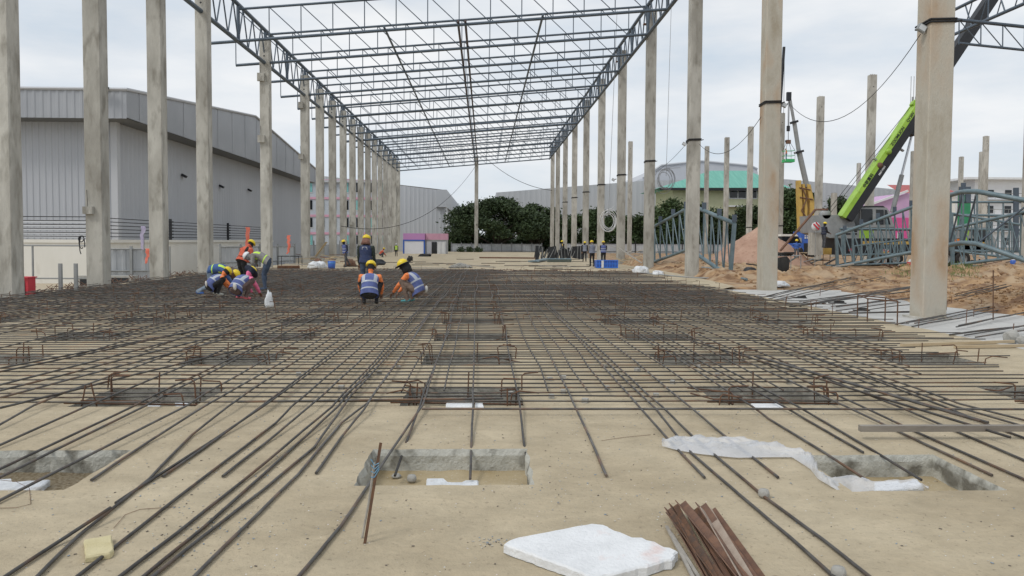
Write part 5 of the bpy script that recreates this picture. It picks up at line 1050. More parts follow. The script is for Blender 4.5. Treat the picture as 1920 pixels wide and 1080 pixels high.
# sacks and heaps
WS = M('white_sack', (.60, .62, .64), (.74, .76, .78), 9, .6, 0, .6)
def lump(px_, py_, w_, h, lb, cat, m_, name, seed=1, n=1, wy=None, z=0):
    mb = MB(); bm = bmesh.new(); bmesh.ops.create_icosphere(bm, subdivisions=3, radius=1); c_ = gy(px_, py_, z); c_.y += w_ * .4
    for k in range(n):
        o = Vector((rng.uniform(-.5, .5) * w_ * (n > 1), rng.uniform(-.3, .3) * w_ * (n > 1), 0)); s_ = .6 if n > 1 else 1
        vs = []
        for v in bm.verts:
            f_ = 1 + .35 * fbm(v.co.x * 2 + seed + k, v.co.y * 2, v.co.z * 2); vs.append((c_.x + o.x + v.co.x * w_ * .5 * f_ * s_, c_.y + o.y + v.co.y * (wy or w_) * .5 * f_ * s_, c_.z + max(0, v.co.z * f_ + .25) * h * .8))
        mb.add(vs, [tuple(v.index for v in f.verts) for f in bm.faces], 0, True)
    bm.free(); return wrap(name, mb, m_, lb, cat)
lump(1208, 512, .9, .32, 'crumpled white sack on the sand by the fourth right column', 'sack', WS, 'white_sack', 3, 3)
lump(1236, 516, .5, .2, 'small white sack at the foot of the leaning truss', 'sack', WS, 'white_sack', 5)
lump(600, 503, 1.1, .35, 'white sacks in the debris between the left columns', 'sack', WS, 'white_sack', 8, 3)
lump(595, 497, .5, .4, 'brown sack in the debris between the left columns', 'sack', RUSTD, 'brown_sack', 9)
lump(503, 576, .16, .32, 'small crumpled white plastic bag standing on the rebar mat', 'plastic bag', WS, 'plastic_bag', 12, wy=.14, z=.12)
lump(1465, 538, .7, .2, 'crushed white bag by the tan-stained column', 'bag', WS, 'white_sack', 14)
lump(655, 499, .7, .4, 'dark covered heap beside the walking worker', 'heap', RUSTD, 'covered_heap', 16)
lump(704, 497, 1.1, .35, 'dark heap of netting on the slab behind the standing worker', 'heap', BLACK, 'netting_heap', 18)
lump(796, 481, 1.2, .28, 'flat black heap in front of the site cabins', 'heap', RUBBER, 'tarp_heap', 19)
lump(768, 489, .45, .35, 'small black bundle on the far slab', 'bundle', RUBBER, 'bundle', 21)
gp = MB(); c_ = gy(863, 503, 0); c_.y += .6
for q in range(420):
    a_ = rng.uniform(0, 6.283); r_ = rng.random() ** .6; p = c_ + Vector((math.cos(a_) * r_ * .64, math.sin(a_) * r_ * .5, .24 * (1 - r_) ** .7 + .02)); s_ = rng.uniform(.03, .06); gp.box(p, (s_, s_, s_), Matrix.Rotation(rng.uniform(0, 3), 3, Vector((1, .4, .2)).normalized()))
tag(wrap('spacer_heap', gp, CST, 'heap of small grey concrete spacers on the far slab', 'heap'), kind='thing')
# bucket
t = thing('bucket', gy(620, 505), 'blue plastic drum beside the debris between the left columns', 'drum'); c_ = gy(620, 505); c_.y += .25
m_ = MB(); m_.lathe(c_, [(0, 0), (.17, 0), (.19, .2), (.20, .42), (.18, .42), (.17, .1)], 16); m_.build('body', BLUEP, t); m_ = MB(); m_.lathe(c_ + Vector((0, 0, .3)), [(.2, 0), (.215, .02), (.2, .04)], 16); m_.build('rim', M('light_blue', (.1, .3, .6)), t)
# planks & debris left
for q in range(22):
    a = gy(rng.uniform(560, 640), rng.uniform(488, 504)); m_ = MB(); d = Vector((rng.uniform(-1, 1), rng.uniform(-.4, .4), rng.uniform(-.08, .12))).normalized() * rng.uniform(.5, 1.5); m_.beam(a + Vector((0, 0, .08 + .02 * q)), a + d + Vector((0, 0, .1 + .02 * q)), .16, .04)
    wrap('scrap_board', m_, (M('timber', (.42, .33, .21)), RUSTD, LATH)[q % 3], 'scrap board in the debris pile between the left columns', 'board', 'scrap boards at left')
for q in range(26):
    a = gy(rng.uniform(1168, 1216), rng.uniform(476, 504)); m_ = MB(); d = Vector((rng.uniform(-1, 1), rng.uniform(-.4, .4), rng.uniform(-.15, .25))).normalized() * rng.uniform(.6, 1.9); m_.beam(a + Vector((0, 0, .12 + .015 * q)), a + d + Vector((0, 0, .2 + .02 * q)), .15, .04)
    wrap('scrap_board', m_, (M('timber', (.42, .33, .21)), LATH)[q % 2], 'scrap board in the timber pile right of the blue crate', 'board', 'scrap boards at right')
# pipes of the stand near the left: low rack
a = gy(521, 500); b = gy(560, 500); bar_frame([a, b, b + Vector((0, .8, 0)), a + Vector((0, .8, 0))], .58, 'low_rack', 'low black pipe rack between the fifth and sixth left columns', 'rack', BLACK, .02, (1.0,))
for q in range(5): m_ = MB(); m_.tube([gy(520, 503 - q, .05 + .04 * q), gy(562, 503 - q, .05 + .04 * q)], .035, 6); wrap('rusty_pipe', m_, RUSTD, 'rusty pipe on the slab under the low black rack', 'pipe', 'rusty pipes under the rack')
# far centre: dark panels, pipes, rails
t = 0
for q in range(16):
    x_px = 1006 + q * 6.0; a = gy(x_px, 484 + (q % 3) * 1.2); h = rng.uniform(.75, 1.15); m_ = MB(); m_.box(a + Vector((0, .5, h / 2)), (rng.uniform(.15, .5), .06, h), Matrix.Rotation(rng.uniform(-.5, .5), 3, 'Y') @ Matrix.Rotation(rng.uniform(-.3, .3), 3, 'Z')); m_.box(a + Vector((0, .46, h / 2)), (.04, .05, h * .95), Matrix.Rotation(rng.uniform(-.5, .5), 3, 'Y'), 1)
    wrap('formwork_panel', m_, [BLACK, CRGREY], 'dark steel formwork panel in the jumbled stack on the far slab', 'formwork panel', 'stack of dark formwork panels')
m_ = MB(); m_.bb(gy(1004, 488), gy(1010, 488) + Vector((0, .3, 1.15))); wrap('formwork_panel', m_, BLACK, 'upright black panel at the left end of the formwork stack', 'formwork panel')
for q in range(6):
    m_ = MB(); a = gy(1026, 490 - q * .8, .06 + .06 * q); b = gy(1071, 490 - q * .8, .06 + .06 * q); m_.tube([a, b], .06, 7); wrap('pipe', m_, STEELB, 'blue-grey pipe in the low stack before the dark formwork', 'pipe', 'stack of blue-grey pipes')
for q in range(3): m_ = MB(); m_.beam(gy(994 + 6 * q, 490, .1), gy(1024, 487 - q, .12), .3, .1); wrap('steel_plate', m_, STEELB, 'flat blue-grey steel plate left of the pipe stack', 'steel plate', 'plates by the pipe stack')
m_ = MB(); m_.beam(gy(899, 483, .06), gy(1010, 484, .06), .12, .12); wrap('steel_rail', m_, RUSTD, 'long dark steel rail lying across the far slab', 'rail')
for (a, b, lb) in (((655, 508), (836, 506), 'long white-grey batten on the slab edge behind the mat, left one'), ((740, 501), (836, 503), 'thin dark bar on the far slab behind the squatting worker'), ((880, 497), (928, 501), 'dark bar lying right of the spacer heap'), ((1010, 498), (1070, 500), 'thin bars on the far slab left of the blue crate')):
    m_ = MB(); m_.beam(gy(*a, .04), gy(*b, .04), .08, .05); wrap('batten', m_, LATH, lb, 'batten')
for q in range(30):
    a = gy(rng.uniform(640, 1110), rng.uniform(486, 507), .02); m_ = MB(); m_.tube([a, a + Vector((rng.uniform(.8, 2.4), rng.uniform(-.5, .5), 0))], .02, 4); wrap('loose_rebar', m_, REBAR, 'loose bar lying on the far bare part of the slab', 'rebar', 'loose bars on the far slab')
# blue crate
a = gy(1119, 503); b = gy(1162, 504); t = thing('crate', a, 'bright blue plastic crate on the slab in front of the two vested workers', 'crate')
m_ = MB(); m_.bb((a.x, a.y, 0.02), (b.x, a.y + .9, .44)); m_.build('body', BLUEP, t)
for q in range(9): x_ = a.x + (b.x - a.x) * q / 8; m_ = MB(); m_.bb((x_ - .02, a.y - .03, .02), (x_ + .02, a.y, .44)); m_.build('rib', M('bright_blue', (.03, .15, .62), (.05, .2, .7), 3, .5), t)
for z in (.02, .22, .42): m_ = MB(); m_.bb((a.x - .03, a.y - .045, z), (b.x + .03, a.y - .031, z + .05)); m_.build('rim', M('bright_blue', (.03, .15, .62)), t)
m_ = MB(); m_.bb((a.x + .25, a.y - .06, .03), (a.x + .38, a.y - .046, .44)); m_.build('white_band', WHITE, t)
# red jug, blue can
for (px_, py_, m2, lb) in ((1706, 502, RED, 'red and white plastic jug on the soil left of the thick column'), (1899, 497, BLUEP, 'blue jerrycan on the soil at the right edge')):
    c_ = gy(px_, py_, -.02); t = thing('jug', c_, lb, 'jug'); m_ = MB(); m_.lathe(c_, [(0, 0), (.17, 0), (.18, .03), (.18, .32), (.1, .38), (0, .38)], 14); m_.build('body', m2, t); m_ = MB(); m_.lathe(c_ + Vector((0, 0, .36)), [(.12, 0), (.08, .08), (.045, .1), (.045, .16), (0, .16)], 12); m_.build('neck', WHITE, t)
for q in range(34):
    px_, py_ = rng.choice([(1440, 500), (1500, 490), (1560, 496), (1640, 497), (1700, 496), (1830, 492), (1890, 490)]); a = gy(px_ + rng.uniform(-30, 30), py_ + rng.uniform(-3, 6), .02)
    if a.x < 9.6: continue
    z = soil_h(a.x, a.y) + .05; a.z = z; d = Vector((rng.uniform(-1, 1), rng.uniform(-.5, .5), rng.uniform(0, .25))).normalized() * rng.uniform(.5, 1.6); m_ = MB(); m_.beam(a, a + d, rng.uniform(.06, .2), rng.uniform(.03, .08))
    wrap('scrap_piece', m_, (STEELB, RUSTD, BLACK, CRGREY, LATH)[q % 5], 'piece of scrap metal or timber on the soil around the cranes and trusses', 'scrap', 'scrap around the cranes')
# floodlights and lines on the right columns
def flood(px_, py_, Y, s_, lb):
    c_ = atY(px_, py_, Y); t = thing('floodlight', c_, lb, 'floodlight', 'floodlights strapped to the right columns'); m_ = MB(); m_.box(c_, (s_, .08, s_ * .8), Matrix.Rotation(.5, 3, 'Y')); m_.build('head', CRGREY, t); m_ = MB(); m_.box(c_ + Vector((0, -.045, 0)), (s_ * .8, .01, s_ * .6), Matrix.Rotation(.5, 3, 'Y')); m_.build('glass', M('lamp_glass', (.55, .57, .58), rough=.2), t); m_ = MB(); m_.tube([c_ + Vector((.0, .05, 0)), c_ + Vector((s_ * 1.1, .12, .06))], .025, 5); m_.build('bracket', BLACK, t)
flood(1728, 53, 15.3, .17, 'grey floodlight strapped high on the thick stained column'); flood(1283, 270, 33.0, .16, 'small floodlight on the strap of the third right column'); flood(1470, 197, 24.2, .16, 'dark floodlight on the strap of the tan-stained column'); flood(1150, 337, 50, .2, 'small floodlight on the strap of the fifth right column')
def cable(a, Ya, b, Yb, sag, lb, r_=.012, m_=WIRE):
    A = atY(*a, Ya); B = atY(*b, Yb); mb = MB(); mb.tube([A.lerp(B, i / 20) - Vector((0, 0, sag * 4 * (i / 20) * (1 - i / 20))) for i in range(21)], r_, 4); wrap('cable', mb, m_, lb, 'cable', 'black cables strung between columns')
cable((1726, 64), 15.2, (1478, 192), 24.3, 1.1, 'cable sagging from the thick column down to the tan-stained column', .009)
cable((1427, 219), 24.3, (1311, 270), 33, .75, 'cable sagging between the second and third right columns', .011)
cable((1284, 273), 33, (1230, 322), 41, .1, 'short cable from the third to the fourth right column', .011)
cable((905, 291), 101, (1035, 357), 90, .9, 'thin cable from the far middle column towards the right row', .03)
cable((905, 291), 101, (640, 424), 62, 3.2, 'long thin cable sagging from the far middle column towards the left row', .025)
cable((1259, 0), 44, (1249, 330), 44, 0, 'thin vertical line hanging beside the fourth right column', .012, GWIRE)
cable((1157, 20), 52, (1141, 400), 52, 0, 'thin vertical line hanging beside the fifth right column', .014, GWIRE)
for (px_, py_, rp, Y, lb) in ((1247, 335, 19, 44, 'tangled coil of grey wire hanging beside the fourth right column'), (1140, 415, 17, 52, 'pale coil of hose hanging beside the fifth right column')):
    mb = MB()
    for q in range(6):
        cx_, cy_ = px_ + rng.uniform(-4, 4), py_ + rng.uniform(-5, 6); r1_ = rp * rng.uniform(.7, 1.15); ph = rng.uniform(0, 6)
        mb.tube([atY(cx_ + math.cos(u * .42 + ph) * r1_ * .85, cy_ + math.sin(u * .42 + ph) * r1_ * 1.1, Y + .02 * q) for u in range(16)], .014 if Y < 50 else .022, 4)
    for q in range(3 if Y < 50 else 1): mb.tube([atY(px_, py_ - rp, Y), atY(px_ + rng.uniform(-25, 30), py_ - rp + rng.uniform(-14, 12), Y + .2)], .012, 3)
    wrap('wire_coil', mb, GWIRE if Y < 50 else WHITE, lb, 'wire coil')
mb = MB()
for q in range(3): mb.tube([atY(152 + 5 * math.cos(u * .5 + q) + q, 448 + (8 + 9 * q) * math.sin(u * .5 + q) * .7 + 6 * q, 23) for u in range(10)], .015, 4)
wrap('wire_coil', mb, BLACK, 'looped black cable hanging by the second left column', 'wire coil')
# skid marks of clutter along the left edge of the mat
lb_ = MB()
for q in range(260):
    a = Vector((rng.uniform(-12.6, -11.9), rng.uniform(18, 38), -.02)); lb_.tube([a, a + Vector((rng.uniform(-.3, .5), rng.uniform(-.2, .2), rng.uniform(.05, .28)))], .01, 3)
for q in range(160):
    a = Vector((rng.uniform(-12, 8), rng.uniform(37.3, 39.2), 0)); lb_.tube([a, a + Vector((rng.uniform(-.5, .5), rng.uniform(-.2, .2), rng.uniform(.02, .12)))], .01, 3)
tag(lb_.build('bar_stubs', RUSTD), 'short bar stubs and offcuts along the edges of the mat', None, None, 'stuff')
# ------------------------------------------------------------------ people
SKIN = M('skin', (.20, .11, .07), rough=.6)
def cloth(n, c):
    g_ = sum(c) / 3; c = tuple(v * .86 + g_ * .14 for v in c); return M(n, tuple(v * .85 for v in c), tuple(min(1, v * 1.4 + .015) for v in c), 9, .92, 0, .6, (1, 1, 1), .3, .7, 6, (.16, .13, .10), 6, .62, .8, .3)
ORANGE = cloth('orange_shirt', (.85, .19, .02)); REDO = cloth('red_orange_shirt', (.60, .09, .03)); NAVY = cloth('navy_cloth', (.015, .022, .05)); BLKC = cloth('black_cloth', (.012, .012, .014)); JEAN = cloth('jeans', (.04, .065, .115)); JEANL = cloth('pale_jeans', (.16, .21, .27)); GREYC = cloth('grey_shirt', (.22, .21, .20)); BLUEC = cloth('blue_shirt', (.03, .09, .25)); PINKC = cloth('pink_shirt', (.80, .12, .28)); TANC = cloth('tan_trousers', (.17, .115, .085)); OLIVE = cloth('dark_green_sleeve', (.018, .03, .022)); BROWNC = cloth('brown_hood', (.20, .09, .06)); GREYT = cloth('dark_grey_trousers', (.06, .065, .075))
VBLUE = cloth('blue_vest', (.07, .10, .28)); VSIL = M('reflective_band', (.42, .45, .50), rough=.4); VLIME = M('lime_vest', (.55, .80, .10), rough=.8); VNAVY = cloth('navy_vest', (.02, .035, .10)); VGREY = cloth('grey_vest', (.16, .18, .24))
HY = M('yellow_helmet', (.78, .58, .02), rough=.35); HW = M('white_helmet', (.72, .73, .74), rough=.35)
SHOE = M('black_shoe', (.015, .015, .015), rough=.6); SHOET = M('teal_shoe', (.08, .35, .38), rough=.7); SHOEP = M('pink_shoe', (.7, .15, .2), rough=.7); SHOEW = M('white_shoe', (.5, .5, .45), rough=.7)
def ik(a, b, l1, l2, pole):
    a, b = Vector(a), Vector(b); d = b - a; L_ = min(d.length, (l1 + l2) * .995); dn = d.normalized(); x = (l1 * l1 - l2 * l2 + L_ * L_) / (2 * L_); h = math.sqrt(max(0, l1 * l1 - x * x)); p = Vector(pole); p = (p - dn * p.dot(dn)).normalized()
    return a + dn * x + p * h, a + dn * L_
JOBS = []
def person(loc, rz, lb, pose, shirt, pants, helmet=HY, vest=None, shoes=SHOE, face=None, flap=None, scale=.93, bands=(0, 1), sleeve=None, hands=None, brim=False, bag=False, text=False):
    t = thing('person', loc, lb, 'person'); s = scale * .96; Mx = Matrix.Translation(Vector(loc)) @ Matrix.Rotation(rz, 4, 'Z') @ Matrix.Scale(s, 4)
    g = dict(pose); V = Vector; pel = V(g['pel']); neck = V(g['neck']); head = V(g['head']); tw = g.get('twist', 0)
    spine = (neck - pel).normalized(); right = V((1, 0, 0)); fwd = right.cross(spine) * -1
    if fwd.y < 0 and abs(spine.z) > .3: fwd = -fwd
    if abs(spine.z) <= .3: fwd = V((0, 0, -1)) if True else fwd
    mb = MB(); bend = V(g.get('bend', (0, 0, 0)))
    def sp(f): return pel.lerp(neck, f) + bend * math.sin(math.pi * f)
    prof = [(-.12, .11, .09), (-.04, .17, .13), (.12, .172, .135), (.35, .155, .118), (.6, .175, .125), (.82, .195, .118), (.95, .15, .09), (1.02, .06, .055)]
    secs = [(sp(f) if f > 0 else pel + spine * (f * .5), right * a_, fwd * b_) for f, a_, b_ in prof]; mb.sweep(secs, 14)
    mb.tube([neck - spine * .05, neck + (head - neck) * .45], [.058, .052], 8)
    hd = (head - neck).normalized(); hs = [(-.125, .045), (-.09, .075), (-.03, .088), (.03, .092), (.08, .078), (.115, .04)]
    hf = V(g.get('look', (0, 1, -.2))).normalized(); hr = hf.cross(V((0, 0, 1))).normalized() if abs(hf.z) < .95 else right; hu = hr.cross(hf)
    mb.sweep([(head + hu * h_, hr * r_ * .88, hf * r_ * 1.08) for h_, r_ in hs], 12)
    segs = [('torso', pel + spine * .1, neck, .15), ('leg', pel - spine * .1, pel - spine * .02, .16), ('head', neck + hd * .04, head + hu * .05, .09)]; ends = []
    for sd, nm in ((-1, 'l'), (1, 'r')):
        sh = sp(.86) + right * sd * .20; hand = V(g['hand_' + nm]); el, wr = ik(sh, hand, .28, .25, g.get('elbow', (sd * .6, -.3, -.5)) if not callable(g.get('elbow')) else g['elbow'](sd))
        mb.tube([sp(.86) + right * sd * .1, sh, sh.lerp(el, .5), el, el.lerp(wr, .35), wr], [.066, .076, .064, .052, .05, .034], 9)
        hip = pel + right * sd * .09; ank = V(g['foot_' + nm]); kn, an = ik(hip, ank, .41, .40, g.get('knee', (0, 1, .2)) if not callable(g.get('knee')) else g['knee'](sd))
        mb.tube([hip + V((0, 0, .02)), hip.lerp(kn, .35), hip.lerp(kn, .75), kn, kn.lerp(an, .3), kn.lerp(an, .75), an], [.09, .092, .072, .062, .063, .05, .045], 9)
        fd = V(g.get('toe', (0, 1, 0))).normalized(); mb.tube([an + V((0, 0, -.01)) - fd * .05, an - V((0, 0, .045)) + fd * .05, an - V((0, 0, .055)) + fd * .16], [.045, .042, .030], 8)
        segs += [('arm', sh, el, .05), ('fore', el, wr, .04), ('leg', hip, kn, .08), ('leg', kn, an, .05), ('foot', an - fd * .05 - V((0, 0, .04)), an + fd * .16 - V((0, 0, .05)), .035)]
        ends.append((el, wr, sd))
    me = bpy.data.meshes.new('tmp'); me.from_pydata([tuple(v) for v in mb.v], [], mb.f); bm = bmesh.new(); bm.from_mesh(me); bmesh.ops.recalc_face_normals(bm, faces=bm.faces); bm.to_mesh(me); bm.free()
    o = bpy.data.objects.new('tmp', me); C.objects.link(o); r = o.modifiers.new('r', 'REMESH'); r.mode = 'VOXEL'; r.voxel_size = .016; r2 = o.modifiers.new('s', 'SMOOTH'); r2.factor = .5; r2.iterations = 4
    JOBS.append((o, t, Mx, segs, ends, head, hf, hr, hu, dict(torso=shirt, head=face or SKIN, arm=sleeve or shirt, fore=sleeve or shirt, leg=pants, foot=shoes, hand=hands or SKIN), loc))
    def put(mb_, name, m_, par=t):
        mb_.v = [tuple(Mx @ V(v)) for v in mb_.v]; return mb_.build(name, m_, par)
    # helmet: dome, brim and centre ridge
    if helmet:
        hc = head + hu * .045; dm = [(.0, .114), (.01, .117), (.045, .110), (.08, .088), (.10, .056), (.112, .0)]
        m_ = MB(); vs = []; n = 18
        m_.sweep([(hc + hu * h_, hr * max(r_, .004), hf * max(r_, .004) * 1.12) for h_, r_ in dm], n)
        m_.sweep([(hc - hu * .004 + hf * .012, hr * .12, hf * .145), (hc + hu * .006 + hf * .012, hr * .12, hf * .145)], n)
        m_.tube([hc + hf * .12 + hu * .04, hc + hf * .065 + hu * .098, hc + hu * .115, hc - hf * .07 + hu * .094, hc - hf * .12 + hu * .04], .012, 5)
        put(m_, 'helmet', helmet)
        if brim: m_ = MB(); m_.sweep([(hc - hu * .02, hr * .185, hf * .21), (hc - hu * .01, hr * .17, hf * .195), (hc - hu * .004, hr * .13, hf * .15)], 18); put(m_, 'hat_brim', NAVY)
    if flap: m_ = MB(); m_.sweep([(head - hf * .02 + hu * .03, hr * .105, hf * .115), (head - hf * .04 - hu * .06, hr * .12, hf * .12), (neck - hf * .03 + spine * .01, hr * .15, hf * .11)], 14); put(m_, 'neck_flap', flap)
    if vest:
        vm2, band = vest; n = 24; m_ = MB(); fs_ = [(-.04, .205, .158), (.08, .20, .156), (.16, .196, .152), (.22, .19, .15), (.38, .178, .14), (.46, .182, .142), (.53, .188, .144), (.68, .198, .145), (.80, .205, .138), (.90, .185, .118), (.965, .14, .096), (1.0, .09, .072)]
        vs = []
        for f, a_, b_ in fs_:
            for j in range(n): an_ = 2 * math.pi * j / n; vs.append(sp(f) + right * a_ * math.cos(an_) + fwd * b_ * math.sin(an_))
        for i in range(len(fs_) - 1):
            for j in range(n):
                isb = (i == 2 and 0 in bands) or (i == 5 and 1 in bands); ac = abs(math.cos(2 * math.pi * (j + .5) / n))
                if i >= 6 and .5 < ac < .85: isb = 2 in bands
                m_.add([vs[i * n + j], vs[i * n + (j + 1) % n], vs[(i + 1) * n + (j + 1) % n], vs[(i + 1) * n + j]], [(0, 1, 2, 3)], 1 if isb else 0, True)
        put(m_, 'vest', [vm2, band])
        if text:
            m_ = MB()
            for q in range(7): c_ = sp(.84) - fwd * .122 + right * (-.07 + .022 * q); m_.box(c_, (.016, .008, .035)); 
            for q in range(6): c_ = sp(.75) - fwd * .128 + right * (-.07 + .028 * q); m_.box(c_, (.02, .008, .03))
            put(m_, 'vest_print', WHITE)
    if bag: m_ = MB(); m_.sweep([(pel - fwd * .17 + V((.10, 0, -.10)), right * .03, fwd * .03), (pel - fwd * .18 + V((.10, 0, -.04)), right * .055, fwd * .045), (pel - fwd * .17 + V((.10, 0, .03)), right * .05, fwd * .04), (pel - fwd * .16 + V((.10, 0, .06)), right * .02, fwd * .02)], 10); put(m_, 'waist_bag', M('canvas_bag', (.52, .50, .46), (.62, .6, .56), 12, .9, 0, .4))
    return t
SQ = dict(pel=(0, -.18, .22), neck=(0, .10, .66), head=(0, .19, .83), bend=(0, -.06, .03), look=(0, .9, -.45), hand_l=(-.14, .40, .20), hand_r=(.16, .38, .18), foot_l=(-.14, .04, .075), foot_r=(.14, .02, .075), knee=lambda s: (s * .35, 1, .6), elbow=lambda s: (s * 1.2, -.2, .1))
SQL = dict(SQ, neck=(0, .20, .54), head=(0, .32, .66), look=(0, .6, -.8), pel=(0, -.18, .22), hand_l=(-.1, .55, .08), hand_r=(.12, .55, .08))
ST = dict(pel=(0, 0, .90), neck=(0, .02, 1.40), head=(0, .07, 1.55), look=(0, 1, -.2), hand_l=(-.24, .12, .78), hand_r=(.24, .14, .80), foot_l=(-.11, .02, .075), foot_r=(.12, -.04, .075), elbow=lambda s: (s * .3, -1, 0))
STW = dict(ST, hand_l=(-.12, .34, 1.0), hand_r=(.14, .34, .98))
LEAN = dict(ST, pel=(0, -.08, .88), neck=(0, .16, 1.30), head=(0, .30, 1.40), look=(0, .8, -.6), hand_l=(-.16, .36, .82), hand_r=(.18, .34, .80))
BEND = dict(pel=(0, -.12, .86), neck=(0, .36, 1.08), head=(0, .50, 1.02), bend=(0, 0, .06), look=(0, .55, -.85), hand_l=(-.12, .42, .62), hand_r=(.14, .44, .60), foot_l=(-.12, -.05, .075), foot_r=(.13, .02, .075), elbow=lambda s: (s * .6, -.5, .2), knee=(0, 1, 0))
BEND2 = dict(pel=(0, -.25, .66), neck=(0, .25, .64), head=(0, .42, .55), bend=(0, 0, .07), look=(0, .5, -.85), hand_l=(-.14, .50, .12), hand_r=(.16, .55, .10), foot_l=(-.1, -.65, .075), foot_r=(.12, -.55, .075), elbow=lambda s: (s, 0, .2), knee=(0, 1, .1), toe=(0, 1, 0))
WALK = dict(ST, pel=(0, .02, .88), neck=(0, .08, 1.38), head=(0, .14, 1.52), foot_l=(-.08, .05, .075), foot_r=(.1, -.42, .12), hand_l=(-.2, .2, .85), hand_r=(.2, -.05, .85), knee=(0, 1, 0))
def gp_(px_, py_, z=.12): return at(px_, py_, z)
H = math.pi
BV = (VBLUE, VSIL)
person(gp_(412, 551), -H / 2, 'person bent right over with pale jeans and lime-banded blue top, leftmost worker', BEND2, BLUEC, JEANL, HY, (BLUEC, VLIME), shoes=cloth('blue_boot', (.02, .10, .35)), bands=(0, 2))
person(gp_(404, 553), -.9, 'crouching person in faded blue vest, orange sleeves and yellow helmet, second from left', SQL, ORANGE, BLKC, HY, BV, bands=(1, 2), bag=True, shoes=SHOEW, face=BLKC, scale=.9)
person(gp_(452, 561), -.5, 'crouching person with pink sleeves, brimmed helmet and banded blue vest', SQL, PINKC, cloth('floral_trousers', (.10, .06, .055)), HY, BV, bands=(0, 1, 2), brim=True, shoes=SHOEP, face=NAVY, bag=True, scale=.98)
person(gp_(457, 541), 2.6 + H, 'standing person in red-orange shirt and dark harness vest looking down', LEAN, REDO, BLKC, HY, (REDO, BLKC), bands=(0, 2), face=BLKC, scale=.93)
person(gp_(496, 543), H / 2, 'person in white helmet bending left in grey shirt, lime belt and jeans', BEND, GREYC, JEAN, HW, (GREYC, VLIME), bands=(0, 2), shoes=JEAN, face=cloth('grey_hood', (.25, .25, .26)))
person(gp_(686, 548, .1), -.15, 'standing person seen from behind in navy printed vest and brown neck flap', ST, OLIVE, JEAN, HY, (VNAVY, VNAVY), flap=BROWNC, text=True, scale=.95)
person(gp_(694, 570), .05, 'squatting person seen from behind in blue banded vest with orange sleeves', dict(SQ, hand_l=(-.22, .36, .2), hand_r=(.22, .36, .2), elbow=lambda s: (s * 1.5, -.3, .1)), ORANGE, BLKC, HY, BV, bands=(0, 1, 2), face=BLKC, scale=1.0)
person(gp_(771, 566), H / 2 - .25, 'squatting person turned left with brimmed helmet, teal shoes and white pouch', SQ, ORANGE, TANC, HY, BV, bands=(0, 1, 2), brim=True, flap=BLKC, face=BLKC, shoes=SHOET, bag=True, scale=1.02)
person(gp_(648, 501, 0), 2.4, 'thin person in blue vest striding between the left columns', WALK, NAVY, GREYT, HY, BV, face=BLKC, scale=.95)
person(gp_(716, 482, 0), -1.2, 'tiny squatting person in the distance by the far left columns', SQ, REDO, GREYT, HY, scale=.9)
person(gp_(743, 481, 0), H, 'tiny person in white helmet and lime vest near the site cabins', ST, OLIVE, BLKC, HW, (VLIME, VSIL), scale=.75)
person(gp_(1055, 484, 0), 2.0, 'person half hidden behind the dark formwork stack', ST, BLKC, BLKC, HY, (GREYT, YEL), bands=(2,), face=BLKC, scale=.97)
person(gp_(1096, 491, 0), H, 'slim person in dark vest, leftmost of the three standing together at right', ST, BLKC, BLKC, HY, (VGREY, VSIL), face=BLKC, scale=.93)
person(gp_(1110, 500, 0), .3, 'middle person of the three at right, in grey vest and black trousers', STW, GREYC, BLKC, HY, (VGREY, GREYT), bands=(), scale=.96)
person(gp_(1131, 497, 0), -.1, 'person with blue banded vest standing behind the blue crate', STW, BLKC, BLKC, HY, BV, bands=(0, 1), scale=.95)
person(atY(1544, 465, 46.5), -H / 2 + .2, 'worker in black standing at the end of the long truss', STW, BLKC, GREYT, HY, (NAVY, GREYT), face=BLKC, scale=.98)
person(atY(1493, 484, 50), 2.8, 'person in blue shirt and yellow helmet behind the work stand', dict(ST, pel=(0, 0, .7), neck=(0, .1, 1.15), head=(0, .15, 1.3), foot_l=(-.12, .25, .075), foot_r=(.12, .3, .075)), cloth('bright_blue_shirt', (.03, .12, .45)), GREYT, HY, scale=.9)
person(atY(1522, 482, 52), -2.6, 'person in dark clothes crouching behind the work table', SQ, BLKC, BLKC, HY, face=BLKC, scale=1.05)
person(atY(1713, 490, 47), 1.4, 'worker with yellow helmet partly hidden left of the thick column', ST, BLUEC, GREYT, HY, (VBLUE, VSIL), scale=.85)
c_ = atY(1474, 301, 72); person(c_, 1.0, 'tiny person in orange inside the hanging basket', ST, ORANGE, BLUEC, HW, scale=.72)
bpy.context.view_layer.update(); dg = bpy.context.evaluated_depsgraph_get()
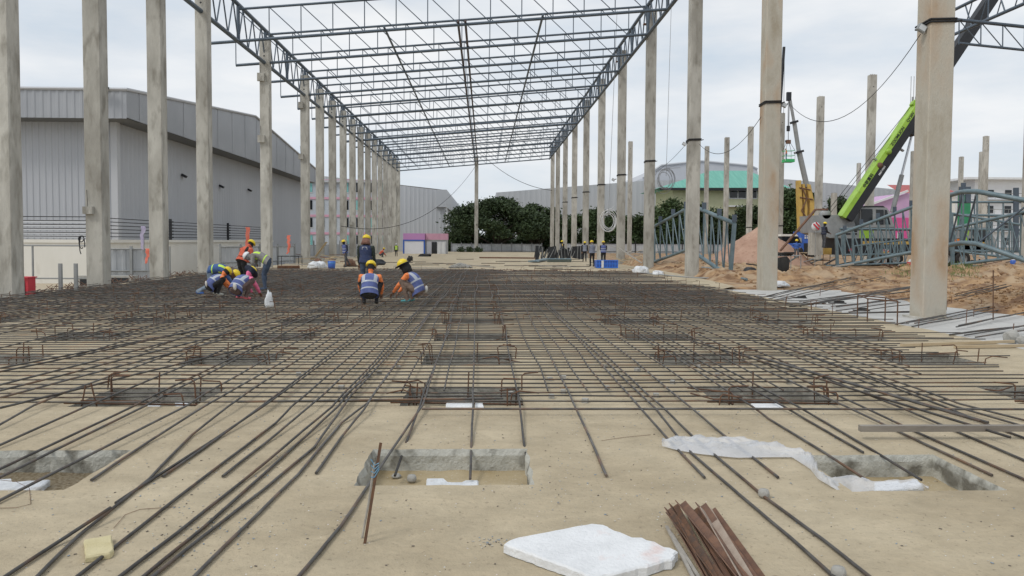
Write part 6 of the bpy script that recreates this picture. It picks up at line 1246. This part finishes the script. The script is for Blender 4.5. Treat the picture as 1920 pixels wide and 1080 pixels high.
for (o, t, Mx, segs, ends, head, hf, hr, hu, cols, loc) in JOBS:
    me = bpy.data.meshes.new_from_object(o.evaluated_get(dg)); nv = len(me.vertices); co = np.empty(nv * 3); me.vertices.foreach_get('co', co); co = co.reshape(-1, 3)
    nf = len(me.polygons); cen = np.empty(nf * 3); me.polygons.foreach_get('center', cen); cen = cen.reshape(-1, 3)
    best = np.full(nf, 1e9); which = np.zeros(nf, int); keys = ['torso', 'head', 'arm', 'fore', 'leg', 'foot', 'hand']
    for nm, a, b, r_ in segs:
        a = np.array(a); b = np.array(b); ab = b - a; tt_ = np.clip(((cen - a) @ ab) / (ab @ ab), 0, 1); d = np.linalg.norm(cen - (a + tt_[:, None] * ab), axis=1) - r_
        k = d < best; best[k] = d[k]; which[k] = keys.index(nm)
    nrm = np.empty(nv * 3); me.vertices.foreach_get('normal', nrm); nrm = nrm.reshape(-1, 3)
    verts = [tuple(Mx @ (Vector(c) + Vector(q) * (.009 * fbm(c[0] * 11 + loc[0], c[1] * 11, c[2] * 16, 3) if (Vector(c) - head).length > .14 else 0))) for c, q in zip(co, nrm)]; faces = [tuple(p.vertices) for p in me.polygons]; mb = MB(); mb.v = verts; mb.f = faces; mb.mi = [int(i) for i in which]; mb.sm = [True] * nf
    ex = MB()
    for el, wr, sd in ends:   # palm, four unequal curled fingers and a thumb
        d = (wr - el).normalized(); pn = d.cross(Vector((0, 0, 1))); pn = pn.normalized() if pn.length > .1 else Vector((1, 0, 0)); dn = d.cross(pn).normalized() * -1
        if dn.z > 0: dn = -dn
        ex.sweep([(wr - d * .02, pn * .026, dn * .02), (wr + d * .04, pn * .040, dn * .016), (wr + d * .085, pn * .038, dn * .012)], 8, 6)
        for q, ln in enumerate((.062, .072, .067, .052)):
            b0 = wr + d * .075 + pn * (-.029 + .0193 * q); ex.tube([b0, b0 + d * ln * .5 + dn * .008, b0 + d * ln * .8 + dn * .03, b0 + d * ln * .85 + dn * .05], [.0095, .009, .008, .006], 5, 6)
        b0 = wr + d * .02 - pn * sd * .03; ex.tube([b0, b0 + d * .03 - pn * sd * .025 + dn * .01, b0 + d * .062 - pn * sd * .022 + dn * .03], [.012, .010, .008], 5, 6)
    ex.tube([head + hf * .085 + hu * .01, head + hf * .112 - hu * .022, head + hf * .088 - hu * .03], [.008, .014, .01], 6, 1)
    for s_ in (-1, 1): ex.tube([head + hr * s_ * .078 + hu * .02, head + hr * s_ * .09 - hu * .0, head + hr * s_ * .08 - hu * .03], [.012, .016, .01], 5, 1)
    b = len(mb.v); mb.v += [tuple(Mx @ Vector(v)) for v in ex.v]; mb.f += [tuple(b + i for i in f) for f in ex.f]; mb.mi += ex.mi; mb.sm += ex.sm
    body = mb.build('body', [cols[k] for k in keys], t); bpy.data.objects.remove(o)
    f_ = MB()
    for s_ in (-1, 1): f_.box(Mx @ (head + hf * .098 + hr * s_ * .032 + hu * .018), (.016, .016, .008))
    f_.box(Mx @ (head + hf * .098 - hu * .055), (.03, .03, .006)); f_.build('face_features', BLKC, t)
